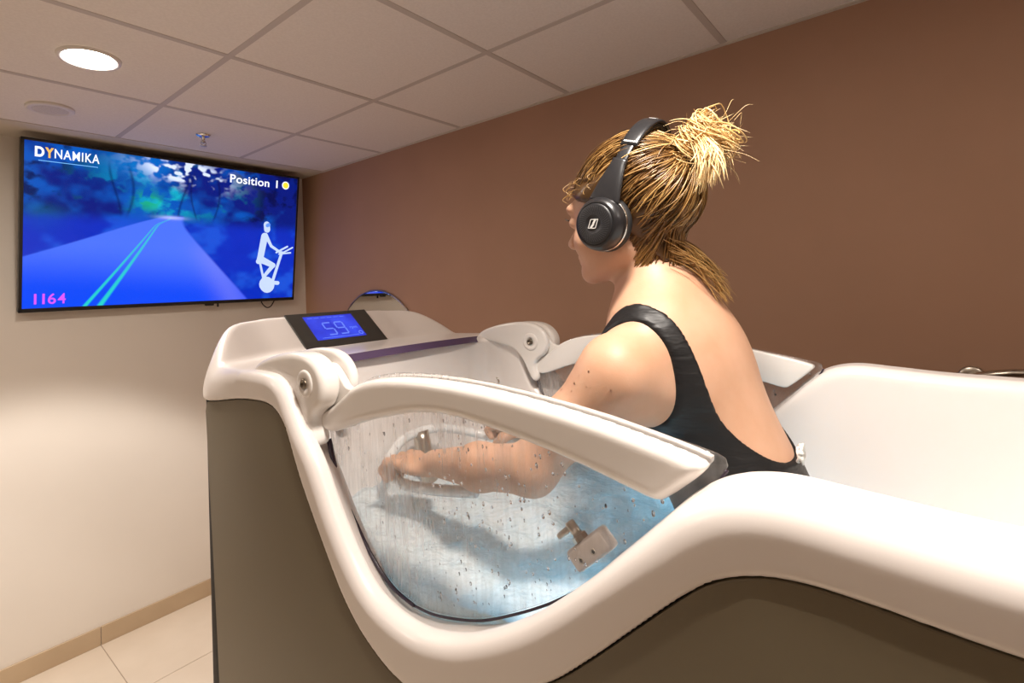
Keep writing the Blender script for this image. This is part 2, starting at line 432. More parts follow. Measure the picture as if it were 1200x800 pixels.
for q_, (u_, ch) in enumerate(((.040, '1'), (.062, '1'), (.077, '6'), (.104, '4'))):
    text_mesh('score_digit', ch, .068, M_tp, scr, tvtf(u_, .952), .0009, fit=(.009 if ch == '1' else .030))
# the white rider figure on its stationary bike (part of the picture)
def fig(pts, w0):
    bm = bmesh.new()
    for (a, b, wa, wb) in pts:
        A = Vector(a); B = Vector(b); d = (B-A); L = d.length; d.normalize(); nn = Vector((-d.y, d.x)); ring = []
        for k in range(9):
            th = -PI/2+PI*k/8; q = B+(d*math.cos(th)+nn*math.sin(th))*wb; ring.append(q)
        for k in range(9):
            th = PI/2+PI*k/8; q = A+(d*math.cos(th)+nn*math.sin(th))*wa; ring.append(q)
        vv = [bm.verts.new(tvtf(0, 0)(q.x, q.y, w0)) for q in ring]
        bm.faces.new(vv)
    return bm
# local metres from the screen's top left corner, y upwards
def fp(u_, v_): return ((.812+(u_-.858)*1.33)*TW, -(.388+(v_-.515)*1.22)*TH)
B_ = lambda a, b, wa, wb=None: (fp(*a), fp(*b), wa, wb or wa)
fg = [B_((.886, .525), (.888, .555), .020), B_((.880, .60), (.868, .74), .022, .020), B_((.884, .59), (.905, .66), .012, .009), B_((.905, .66), (.945, .705), .009, .007),
      B_((.868, .745), (.915, .785), .022, .016), B_((.915, .785), (.882, .86), .014, .010), B_((.882, .86), (.905, .875), .009), B_((.945, .70), (.912, .91), .009, .010),
      B_((.925, .70), (.965, .66), .006), B_((.945, .705), (.985, .665), .005), B_((.935, .71), (.978, .70), .005), B_((.868, .77), (.885, .89), .007), B_((.862, .76), (.868, .755), .016),
      B_((.893, .905), (.898, .915), .046), B_((.905, .895), (.935, .90), .012)]
bm_obj('rider_figure', fig(fg, .0006), M_fig, scr, False)
bm = fig([B_((.888, .53), (.893, .525), .011)], .0016); bm_obj('rider_headband', bm, M_em('picture_blue', srgb(90, 140, 240)), scr, False)
# cable under the set
bm = bmesh.new(); add_tube(bm, catmull([tvp(.845, .985, -.02), tvp(.85, 1.02, -.015), tvp(.87, 1.052, -.01), tvp(.89, 1.045, -.01), tvp(.905, 1.01, -.015), tvp(.915, .985, -.02)], 8), .0035, 8)
bm_obj('cable', bm, M_black, tv)
bm = bmesh.new(); add_box(bm, tvp(.615, 1.006, -.01), (.045, .02, .012), R_tv, bev=.002); add_box(bm, tvp(.65, 1.012, -.01), (.008, .012, .022), R_tv, bev=.002)
bm_obj('sensor', bm, M_black, tv, False)

# ------------------------------------------------------------------ round mirror and grab rail on the brown wall
t = empty('wall_mirror', (0, -.72, 1.31), 'round frameless mirror on the brown wall, its top showing above the tub console', 'mirror')
bm = bmesh.new(); add_lathe(bm, (0, -.735, 1.30), (-1, 0, 0), [(.366, .001), (.366, .007), (.362, .009)], 96, True)
o = bm_obj('glass', bm, mat('mirror_glass', (.80, .80, .78), .015, 1), t, False)
bm = bmesh.new(); add_lathe(bm, (0, -.735, 1.30), (-1, 0, 0), [(.3665, .0), (.3705, .0), (.3705, .0095), (.3665, .0095)], 96, False)
bm_obj('rim', bm, M_steel, t)
t = empty('grab_rail', (0, -3.55, 1.37), 'curved metal grab rail on the brown wall behind the far rim', 'grab rail')
bm = bmesh.new(); add_tube(bm, catmull([(-.001, -3.185, 1.362), (-.03, -3.186, 1.364), (-.055, -3.20, 1.372), (-.062, -3.235, 1.381), (-.062, -3.30, 1.386), (-.062, -3.6, 1.388), (-.062, -3.9, 1.388)], 8), .011, 16); bm_obj('bar', bm, M_steel, t)
bm = bmesh.new(); add_lathe(bm, (0, -3.185, 1.362), (-1, 0, 0), [(.028, .0005), (.028, .004), (.024, .007), (.011, .008)], 32); bm_obj('rosette', bm, M_steel, t)
bm = bmesh.new(); add_tube(bm, [(-.001, -3.88, 1.388), (-.062, -3.88, 1.388)], .010, 16); add_lathe(bm, (0, -3.88, 1.388), (-1, 0, 0), [(.028, .0005), (.028, .004), (.024, .007), (.011, .008)], 32); bm_obj('rosette', bm, M_steel, t)

# ------------------------------------------------------------------ smooth solids: signed distances turned into meshes
def nets(f, lo, hi, h, grid=None, proj=3):
    """surface nets of f over a box, vertices then moved onto the exact surface"""
    lo = np.array(lo, float); hi = np.array(hi, float); n = np.ceil((hi-lo)/h).astype(int)+1
    ax = [lo[k]+h*np.arange(n[k]) for k in range(3)]
    if grid is None:
        F = np.empty(n, np.float32)
        for i, x in enumerate(ax[0]):
            Y, Z = np.meshgrid(ax[1], ax[2], indexing='ij'); F[i] = f(np.full_like(Y, x), Y, Z)
    else: F = grid(ax)
    ins = F < 0
    cnt = np.zeros(np.array(n)-1, np.int8)
    for a in (0, 1):
        for b in (0, 1):
            for c in (0, 1): cnt += ins[a:n[0]-1+a, b:n[1]-1+b, c:n[2]-1+c]
    act = (cnt > 0) & (cnt < 8); idx = np.full(act.shape, -1, np.int64); cells = np.argwhere(act); idx[act] = np.arange(len(cells))
    acc = np.zeros((len(cells), 3)); ct = np.zeros(len(cells))
    co = [(a, b, c) for a in (0, 1) for b in (0, 1) for c in (0, 1)]
    for a in co:
        for k in range(3):
            if a[k]: continue
            b = list(a); b[k] = 1
            fa = F[cells[:, 0]+a[0], cells[:, 1]+a[1], cells[:, 2]+a[2]]; fb = F[cells[:, 0]+b[0], cells[:, 1]+b[1], cells[:, 2]+b[2]]
            s = (fa < 0) != (fb < 0); t = np.where(s, fa/(fa-fb+1e-12), 0)
            p = np.repeat(np.array([a], float), len(cells), 0); p[:, k] += t; acc[s] += p[s]; ct[s] += 1
    V = lo+h*(cells+acc/ct[:, None])
    faces = []
    for k in range(3):
        u, v = (k+1) % 3, (k+2) % 3
        sl0 = [slice(None)]*3; sl1 = [slice(None)]*3; sl0[k] = slice(0, n[k]-1); sl1[k] = slice(1, n[k])
        e = ins[tuple(sl0)] != ins[tuple(sl1)]; E_ = np.argwhere(e)
        E_ = E_[(E_[:, u] > 0) & (E_[:, v] > 0) & (E_[:, u] < n[u]-1) & (E_[:, v] < n[v]-1)]
        def cell(du, dv):
            q = E_.copy(); q[:, u] += du; q[:, v] += dv; return idx[q[:, 0], q[:, 1], q[:, 2]]
        Q = np.stack([cell(-1, -1), cell(0, -1), cell(0, 0), cell(-1, 0)], 1)
        flip = ~ins[E_[:, 0], E_[:, 1], E_[:, 2]]; Q[flip] = Q[flip][:, ::-1]; faces.append(Q)
    faces = np.concatenate(faces)
    ee = h*.2
    for _ in range(proj):
        x, y, z = V.T; d = f(x, y, z)
        g = np.stack([f(x+ee, y, z)-f(x-ee, y, z), f(x, y+ee, z)-f(x, y-ee, z), f(x, y, z+ee)-f(x, y, z-ee)], 1)/(2*ee)
        st = -(d/np.maximum((g**2).sum(1), .2))[:, None]*g; L = np.linalg.norm(st, axis=1, keepdims=True)
        V = V+st*np.minimum(1, .5*h/np.maximum(L, 1e-9))
    return V, faces
def np_mesh(name, V, Fq):
    me = bpy.data.meshes.new(name); me.vertices.add(len(V)); me.vertices.foreach_set('co', np.asarray(V, np.float32).ravel())
    me.loops.add(len(Fq)*4); me.loops.foreach_set('vertex_index', Fq.astype(np.int32).ravel())
    me.polygons.add(len(Fq)); me.polygons.foreach_set('loop_start', np.arange(0, len(Fq)*4, 4, dtype=np.int32))
    me.polygons.foreach_set('loop_total', np.full(len(Fq), 4, np.int32)); me.update(); me.validate(); return me
def smin(a, b, k):
    h = np.clip(.5+.5*(b-a)/k, 0, 1); return b*(1-h)+a*h-k*h*(1-h)
def smax(a, b, k): return -smin(-a, -b, k)
def rmax(a, b, r):       # intersection with a round edge of radius r
    return np.minimum(np.maximum(a, b), -r)+np.hypot(np.maximum(a+r, 0), np.maximum(b+r, 0))
def sst(a, b, x):
    t_ = np.clip((x-a)/(b-a), 0, 1); return t_*t_*(3-2*t_)
class Profile:
    """signed distance (below = inside) to a curve z(y), tabulated; y falls along the curve"""
    def __init__(s, pts, n=3, ylim=(-4.1, -1.5), zlim=(0, 1.8), h=.004):
        P = resample(np.array([tuple(q) for q in catmull([(0, a, b) for a, b in pts], 6)])[:, 1:], .005); s.P = P
        ys = np.arange(ylim[0], ylim[1], h); zs = np.arange(zlim[0], zlim[1], h); Y, Z = np.meshgrid(ys, zs, indexing='ij')
        D = np.full(Y.shape, 9.); A = P[:-1]; B = P[1:]
        for a, b in zip(A, B):
            e = b-a; t = np.clip(((Y-a[0])*e[0]+(Z-a[1])*e[1])/(e@e), 0, 1); D = np.minimum(D, np.hypot(Y-a[0]-t*e[0], Z-a[1]-t*e[1]))
        o = np.argsort(P[:, 0]); below = Z < np.interp(Y, P[o, 0], P[o, 1]); s.D = np.where(below, -D, D); s.y0, s.z0, s.h = ys[0], zs[0], h
    def __call__(s, y, z):
        u = np.clip((y-s.y0)/s.h, 0, s.D.shape[0]-1.001); v = np.clip((z-s.z0)/s.h, 0, s.D.shape[1]-1.001)
        i = u.astype(int); j = v.astype(int); u = u-i; v = v-j; D = s.D
        return (D[i, j]*(1-u)+D[i+1, j]*u)*(1-v)+(D[i, j+1]*(1-u)+D[i+1, j+1]*u)*v
    def z(s, y):
        o = np.argsort(s.P[:, 0]); return np.interp(y, s.P[o, 0], s.P[o, 1])

class PolySDF:
    def __init__(s, P, h=.0015, pad=.03):
        P = np.array(P, float); s.h = h; s.lo = P.min(0)-pad; n = np.ceil((P.max(0)+pad-s.lo)/h).astype(int)+1
        Y, Z = np.meshgrid(s.lo[0]+h*np.arange(n[0]), s.lo[1]+h*np.arange(n[1]), indexing='ij'); D = np.full(Y.shape, 9.); ins = np.zeros(Y.shape, bool)
        for a, b in zip(P, np.roll(P, -1, 0)):
            e = b-a; t = np.clip(((Y-a[0])*e[0]+(Z-a[1])*e[1])/(e@e+1e-15), 0, 1); D = np.minimum(D, np.hypot(Y-a[0]-t*e[0], Z-a[1]-t*e[1]))
            if abs(e[1]) > 1e-12: ins ^= ((a[1] > Z) != (b[1] > Z)) & (Y < e[0]*(Z-a[1])/e[1]+a[0])
        s.D = np.where(ins, -D, D)
    def __call__(s, y, z):
        u = np.clip((y-s.lo[0])/s.h, 0, s.D.shape[0]-1.001); v = np.clip((z-s.lo[1])/s.h, 0, s.D.shape[1]-1.001)
        i = u.astype(int); j = v.astype(int); u = u-i; v = v-j; D = s.D
        return (D[i, j]*(1-u)+D[i+1, j]*u)*(1-v)+(D[i, j+1]*(1-u)+D[i+1, j+1]*u)*v

# ------------------------------------------------------------------ the bath
XM = -1.066
YB, YE = -1.79, -3.85
ridge_pts = [(-1.55, 1.515), (-1.85, 1.515), (-2.05, 1.515), (-2.15, 1.517), (-2.222, 1.514), (-2.262, 1.495), (-2.287, 1.462), (-2.310, 1.430), (-2.350, 1.385), (-2.396, 1.312), (-2.446, 1.250), (-2.493, 1.217),
             (-2.563, 1.205), (-2.626, 1.217), (-2.683, 1.243), (-2.746, 1.283), (-2.802, 1.329), (-2.852, 1.376), (-2.892, 1.417), (-2.925, 1.450), (-2.958, 1.471), (-3.00, 1.480),
             (-3.06, 1.476), (-3.15, 1.470), (-3.4, 1.465), (-4.0, 1.462)]
PR = Profile(ridge_pts)
panel_pts = [(-1.40, 1.440), (-1.90, 1.442), (-1.985, 1.445), (-2.10, 1.461), (-2.19, 1.467), (-2.235, 1.462), (-2.265, 1.444), (-2.284, 1.418), (-2.322, 1.348), (-2.384, 1.258), (-2.430, 1.200), (-2.482, 1.160), (-2.552, 1.136), (-2.63, 1.148), (-2.70, 1.184), (-2.782, 1.240),
             (-2.832, 1.285), (-2.878, 1.331), (-2.915, 1.368), (-2.945, 1.395), (-2.975, 1.411), (-3.01, 1.419), (-3.06, 1.418), (-3.13, 1.412), (-3.4, 1.40), (-4.05, 1.39)]
PP = Profile(panel_pts)
def plan(x, y, hw=.404, yb=YB, ye=YE, r=.20, re=.22):
    X = np.abs(x-XM); ym = -2.6
    rr = np.where(y > ym, r, re); qy = np.where(y > ym, y-yb, ye-y); qx = X-hw
    a = qx+rr; b = qy+rr
    return np.minimum(np.maximum(a, b), 0)+np.hypot(np.maximum(a, 0), np.maximum(b, 0))-rr
def soft01(t, k=.12):
    return np.clip(smax(smin(t, np.ones_like(t), k), np.zeros_like(t), k), 0, 1)
def f_shell(x, y, z):
    X = np.abs(x-XM)
    prof = PR(y, z)
    # the ledge inside the ridge, where the door sits
    dep = .040*sst(-2.62, -2.46, y)*sst(-2.235, -2.30, y)+.012*sst(-2.86, -2.70, y)*sst(-2.46, -2.60, y)
    prof = prof+dep*sst(.376, .350, X)
    hump = .087*soft01((y+1.9155+.055*sst(.20, .36, X))/.105)*(1-.12*sst(.30, .41, X))
    top = np.where(y > -2.15, (z-1.515-hump)*.78, 9.)
    prof = np.where(y > -2.10, top, prof)
    r = .020+.012*sst(-2.84, -2.98, y)+.006*sst(-2.15, -2.0, y)
    d = rmax(plan(XM+X+.042*sst(1.45, 1.60, z)*sst(-2.10, -1.96, y), y), prof, r)
    d = np.maximum(d, .10-z)
    # basin
    sl = .03*sst(1.45, .6, z)
    cav = plan(x, y, .318-sl, -2.130-sl, -3.745+sl*2, .07, .12)
    cav = np.maximum(cav, .30-z)
    rc = .022
    d = rmax(d, -cav, rc)
    # recess for the side and end panels
    rec = np.maximum(-plan(x, y)-.014, PP(y, z)); rec = np.maximum(rec, .14-z)
    return rmax(d, -rec, .005)
tub = empty('hydrotherapy_bath', (XM, -2.8, 0), 'tall white bath with taupe side panels, glass windows and a blue console display', 'bath')
Vx, Fx = nets(f_shell, (XM-.425, -3.88, .08), (XM+.425, -1.76, 1.63), .0053)
link('bath_shell', np_mesh('bath_shell', Vx, Fx), M_white, tub)

# taupe panels in the recess, with a dark joint around them
def panel_poly(gap, y_end=-3.63):
    yy = np.linspace(-1.950-gap, y_end+gap, 260); P = [(y, float(PP.z(y))) for y in yy]
    P = np.array(P); t = np.gradient(P, axis=0); nn = np.stack([-t[:, 1], t[:, 0]], 1); nn /= np.linalg.norm(nn, axis=1)[:, None]; nn[nn[:, 1] > 0] *= -1
    P = P+nn*gap
    Pq = P.copy()
    lo_ = .10+gap
    # the front edge leans a little, the panel's corners are eased
    left = [(-2.03-gap, lo_), (-2.005-gap, .5), (-1.98-gap, 1.0), (-1.954-gap, Pq[0][1]-.02), (-1.960-gap, Pq[0][1]-.003)]
    return np.vstack([np.array([(y_end+gap, lo_)]), np.array(left), Pq[2:]])
for s in (-1, 1):
    o = slab('panel_joint', resample(panel_poly(-.003), .012, True), XM+s*.386, XM+s*.3925, M_black, tub, .001, 1)
    o = slab('side_panel', resample(panel_poly(.0015), .012, True), XM+s*.3925, XM+s*.4015, M_taupe, tub, .0015, 3)
# wrapped end panels (head end and foot end)
def wrap(name, yb, ye, off, z0, z1, m_, which):
    arc = []
    if which == 'head': r, yy, rng_ = .20, YB, np.linspace(0, PI, 60)
    else: r, yy, rng_ = .22, YE, np.linspace(0, PI, 60)
    hw = .404-off; R_ = r-off; cxs = .404-r
    pts = []
    sgn = 1 if which == 'head' else -1
    cy = (YB-r) if which == 'head' else (YE+r)
    for th in np.linspace(0, PI/2, 16): pts.append((XM-cxs-R_*math.cos(th), cy+sgn*R_*math.sin(th)))
    for th in np.linspace(PI/2, 0, 16): pts.append((XM+cxs+R_*math.cos(th), cy+sgn*R_*math.sin(th)))
    if which == 'head': pts = [(XM-hw, -1.997)]*0+pts
    bm = bmesh.new(); rows = []
    for (x, y) in pts: rows.append([bm.verts.new((x, y, z0)), bm.verts.new((x, y, z1))])
    for a, b_ in zip(rows, rows[1:]): bm.faces.new((a[0], b_[0], b_[1], a[1]))
    g_ = bmesh.ops.solidify(bm, geom=list(bm.faces), thickness=.004)
    return bm_obj(name, bm, m_, tub, True, 50)
wrap('end_panel', 0, 0, .006, .10, 1.436, M_black, 'head')
wrap('end_panel', 0, 0, .004, .10, 1.386, M_taupe, 'foot')
# plinth and feet under the panels
bm = bmesh.new(); add_box(bm, (XM, (YB+YE)/2, .055), (.68, YB-YE-.16, .11), bev=.01); bm_obj('plinth', bm, M_black, tub, False)

# console display: black glass plate lying on the slope, blue liquid crystal screen in it
dc = Vector((XM, -1.864, 1.5575)); eu_ = Vector((1, 0, 0)); ev_ = Vector((0, .105, .0875)).normalized(); en_ = eu_.cross(ev_)
def dp(a, b_, c=0): return dc+eu_*a+ev_*b_+en_*c
R_d = Matrix((eu_, ev_, en_)).transposed()
bm = bmesh.new(); add_box(bm, dp(0, -.0005, .0025), (.268, .136, .006), R_d, bev=.0015); disp = bm_obj('display_plate', bm, noise_bump(mat('display_plate', (.045, .042, .038), .3, spec=.5), 500, .0001, .1), tub, False)
disp['label'] = 'dark plate framing the blue display'
bm = bmesh.new(); add_box(bm, dp(-.008, .004, .0058), (.160, .094, .0012), R_d)
M_lcd = noise_color(mat('lcd', (.01, .01, .05), .3), srgb(30, 40, 190), srgb(52, 75, 232), 14)
t_, b_ = nt(M_lcd); l_ = b_.inputs['Base Color'].links[0]; t_.links.new(l_.from_socket, b_.inputs['Emission Color']); t_.links.remove(l_); b_.inputs['Emission Strength'].default_value = .8
lcd = bm_obj('lcd_screen', bm, M_lcd, disp, False)
M_seg = mat('lcd_digit', (0, 0, 0), .4, emis=srgb(105, 130, 240), es=.85)
SEG = {'5': 'afgcd', '9': 'abcdfg'}
def seg_digit(ch, ox, oy, W_, H_, t_=.0042):
    bm = bmesh.new(); q = {'a': (0, H_, 1), 'g': (0, H_/2, 1), 'd': (0, 0, 1), 'f': (-W_/2, H_*.75, 0), 'b': (W_/2, H_*.75, 0), 'e': (-W_/2, H_*.25, 0), 'c': (W_/2, H_*.25, 0)}
    for s_ in SEG[ch]:
        a, b2, hz = q[s_]
        add_box(bm, dp(ox+a, oy+b2, .0067), ((W_-.003, t_, .0006) if hz else (t_, H_/2-.003, .0006)), R_d)
    bm_obj('lcd_digit', bm, M_seg, disp, False)
seg_digit('5', -.030, -.027, .026, .048); seg_digit('9', .008, -.027, .026, .048)
def dtf(a, b2): return lambda x, y, z: dp(a+x, b2+y, .0068+z)
text_mesh('lcd_unit', 'rpm', .016, M_seg, disp, dtf(.034, -.010), 0, .0002)
bm = bmesh.new()
for k in range(6): add_box(bm, dp(-.070+k*.021, .043, .0067), (.015, .0016, .0004), R_d)
bm_obj('lcd_marks', bm, M_seg, disp, False)
bm = bmesh.new(); add_box(bm, dp(-.01, -.037, .0067), (.12, .0014, .0004), R_d); bm_obj('lcd_bar', bm, M_seg, disp, False)
bm = bmesh.new(); add_lathe(bm, dp(.060, -.030, .0065), en_, [(.0075, 0), (.0075, .0006), (.005, .0006), (.005, 0)], 24, False); bm_obj('lcd_symbol', bm, M_seg, disp, False)

# clear tinted lip between console and basin
M_lip = mat('tinted_lip', (.10, .065, .13), .15)
bm = bmesh.new()
pts = [(XM+x, -2.124-.012*(1-(x/.31)**2), 1.512+.006*(1-(x/.31)**2)) for x in np.linspace(-.295, .295, 24)]
rows = []
for (x, y, z) in pts: rows.append([bm.verts.new((x, y, z)), bm.verts.new((x, y-.008, z-.013)), bm.verts.new((x, y-.013, z-.013)), bm.verts.new((x, y-.004, z+.003))])
for a, b2 in zip(rows, rows[1:]):
    for k in range(4): bm.faces.new((a[k], b2[k], b2[(k+1) % 4], a[(k+1) % 4]))
bm.faces.new(rows[0]); bm.faces.new(rows[-1])
bm_obj('basin_lip', bm, M_lip, tub, False)

# hinges: two cheek plates on each side with a bolt
HC = (-2.305, 1.504)
out_ = smooth_poly([(-2.11, 1.505), (-2.13, 1.528), (-2.19, 1.546), (-2.26, 1.556), (-2.315, 1.552), (-2.347, 1.530), (-2.357, 1.500), (-2.345, 1.470), (-2.318, 1.455), (-2.310, 1.438), (-2.322, 1.410), (-2.315, 1.396),
                    (-2.300, 1.400), (-2.285, 1.430), (-2.268, 1.462), (-2.24, 1.485), (-2.18, 1.497)], True, it=2)
def hinge(s):
    h_ = slab('hinge_cheek', out_, XM+s*.340, XM+s*.380, M_white2, tub, .010, 5, bev1=.012)
    h2 = slab('hinge_cheek', np.array(out_)*[1, 1]+np.array([-.002, .002]), XM+s*.302, XM+s*.322, M_white2, tub, .008, 4)
    bm = bmesh.new(); add_lathe(bm, (XM+s*.379, HC[0], HC[1]), (s, 0, 0), [(.024, -.002), (.0235, .002), (.020, .0035), (.009, .0035), (.009, .0005), (0, .0005)], 40, False)
    bm_obj('hinge_boss', bm, M_white2, h_)
    bm = bmesh.new(); add_lathe(bm, (XM+s*.3795, HC[0], HC[1]), (s, 0, 0), [(.0085, -.001), (.0085, .0048), (.007, .0058), (.0048, .0058), (.0048, .0012), (0, .0012)], 24, False)
    bm_obj('bolt', bm, M_bolt, h_)
    bm = bmesh.new(); add_lathe(bm, (XM+s*.303, HC[0], HC[1]), (-s, 0, 0), [(.024, -.002), (.0235, .002), (.020, .0035), (.009, .0035), (.009, .0005), (0, .0005)], 40, False)
    bm_obj('hinge_boss', bm, M_white2, h2)
    bm = bmesh.new(); add_lathe(bm, (XM+s*.3025, HC[0], HC[1]), (-s, 0, 0), [(.0085, -.001), (.0085, .0048), (.007, .0058), (.0048, .0058), (.0048, .0012), (0, .0012)], 24, False)
    bm_obj('bolt', bm, M_bolt, h2)
for s in (-1, 1): hinge(s)

# ---- the two window doors: glass pane, white hand rail along its top, seal, latch
rail_lo = [(-2.322, 1.419), (-2.345, 1.422), (-2.40, 1.443), (-2.466, 1.461), (-2.543, 1.479), (-2.609, 1.483), (-2.70, 1.472), (-2.79, 1.456), (-2.860, 1.438), (-2.882, 1.432), (-2.893, 1.434)]
rail_hi = [(-2.936, 1.472), (-2.934, 1.478), (-2.888, 1.490), (-2.812, 1.506), (-2.693, 1.522), (-2.589, 1.528), (-2.50, 1.525), (-2.439, 1.517), (-2.395, 1.503), (-2.368, 1.484), (-2.335, 1.462), (-2.305, 1.452), (-2.292, 1.440), (-2.298, 1.424)]
rail_poly = resample(smooth_poly(rail_lo+rail_hi, True, it=1), .006, True)
gy_, gz_ = zip(*[(-2.300, 1.400), (-2.320, 1.345), (-2.365, 1.278), (-2.407, 1.232), (-2.455, 1.199), (-2.504, 1.187), (-2.55, 1.190), (-2.623, 1.210), (-2.681, 1.238), (-2.747, 1.278), (-2.805, 1.324), (-2.856, 1.372), (-2.905, 1.424), (-2.938, 1.456), (-2.949, 1.472)])
pane_poly = list(zip(gy_, gz_))+[(-2.948, 1.480), (-2.940, 1.484), (-2.888, 1.495), (-2.812, 1.511), (-2.693, 1.527), (-2.589, 1.533), (-2.50, 1.530), (-2.439, 1.522), (-2.40, 1.508), (-2.34, 1.470), (-2.295, 1.450)]
pane_poly = resample(smooth_poly(pane_poly, True, it=1), .008, True)

def glass_mat():
    mm = bpy.data.materials.new('wet_glass'); mm.use_nodes = True; t = mm.node_tree; t.nodes.clear()
    out = t.nodes.new('ShaderNodeOutputMaterial'); tr = t.nodes.new('ShaderNodeBsdfTransparent'); gl = t.nodes.new('ShaderNodeBsdfGlossy'); fr = t.nodes.new('ShaderNodeFresnel')
    tr.inputs[0].default_value = (.955, .95, .95, 1); gl.inputs['Roughness'].default_value = .02; geo_ = t.nodes.new('ShaderNodeNewGeometry'); io = t.nodes.new('ShaderNodeMapRange'); io.inputs[3].default_value = 1.45; io.inputs[4].default_value = 1/1.45; t.links.new(geo_.outputs['Backfacing'], io.inputs[0]); t.links.new(io.outputs[0], fr.inputs['IOR'])
    m1 = t.nodes.new('ShaderNodeMixShader'); t.links.new(fr.outputs[0], m1.inputs[0]); t.links.new(tr.outputs[0], m1.inputs[1]); t.links.new(gl.outputs[0], m1.inputs[2])
    df = t.nodes.new('ShaderNodeBsdfDiffuse'); df.inputs[0].default_value = (.93, .92, .91, 1); tl = t.nodes.new('ShaderNodeBsdfTranslucent'); tl.inputs[0].default_value = (.93, .92, .91, 1)
    md = t.nodes.new('ShaderNodeMixShader'); md.inputs[0].default_value = .6; t.links.new(df.outputs[0], md.inputs[1]); t.links.new(tl.outputs[0], md.inputs[2])
    tc = t.nodes.new('ShaderNodeTexCoord'); mp = t.nodes.new('ShaderNodeMapping'); mp.inputs['Scale'].default_value = (1, 1, .13)
    n1_ = t.nodes.new('ShaderNodeTexNoise'); n1_.inputs['Scale'].default_value = 120; n1_.inputs['Detail'].default_value = 4
    t.links.new(tc.outputs['Object'], mp.inputs[0]); t.links.new(mp.outputs[0], n1_.inputs['Vector'])
    n2_ = t.nodes.new('ShaderNodeTexNoise'); n2_.inputs['Scale'].default_value = 9; n2_.inputs['Detail'].default_value = 3; t.links.new(tc.outputs['Object'], n2_.inputs['Vector'])
    r1 = t.nodes.new('ShaderNodeMapRange'); r1.inputs[1].default_value = .42; r1.inputs[2].default_value = .70; r1.inputs[3].default_value = .12; r1.inputs[4].default_value = .42; t.links.new(n1_.outputs[0], r1.inputs[0])
    r2_ = t.nodes.new('ShaderNodeMapRange'); r2_.inputs[1].default_value = .35; r2_.inputs[2].default_value = .65; r2_.inputs[3].default_value = .55; r2_.inputs[4].default_value = 1.15; t.links.new(n2_.outputs[0], r2_.inputs[0])
    mu = t.nodes.new('ShaderNodeMath'); mu.operation = 'MULTIPLY'; t.links.new(r1.outputs[0], mu.inputs[0]); t.links.new(r2_.outputs[0], mu.inputs[1])
    # condensation thins out towards the seat end of the pane
    sp = t.nodes.new('ShaderNodeSeparateXYZ'); t.links.new(tc.outputs['Object'], sp.inputs[0])
    r3 = t.nodes.new('ShaderNodeMapRange'); r3.inputs[1].default_value = -2.90; r3.inputs[2].default_value = -2.45; r3.inputs[3].default_value = .35; r3.inputs[4].default_value = 1.0; t.links.new(sp.outputs[1], r3.inputs[0])
    mu2 = t.nodes.new('ShaderNodeMath'); mu2.operation = 'MULTIPLY'; t.links.new(mu.outputs[0], mu2.inputs[0]); t.links.new(r3.outputs[0], mu2.inputs[1])
    m2 = t.nodes.new('ShaderNodeMixShader'); t.links.new(mu2.outputs[0], m2.inputs[0]); t.links.new(m1.outputs[0], m2.inputs[1]); t.links.new(md.outputs[0], m2.inputs[2])
    t.links.new(m2.outputs[0], out.inputs[0]); return mm
M_glass = glass_mat()
M_drop = bpy.data.materials.new('water_drop'); M_drop.use_nodes = True; b_ = M_drop.node_tree.nodes['Principled BSDF']
b_.inputs['Transmission Weight'].default_value = 1; b_.inputs['IOR'].default_value = 1.33; b_.inputs['Roughness'].default_value = .0; b_.inputs['Base Color'].default_value = (.97, .98, 1, 1)

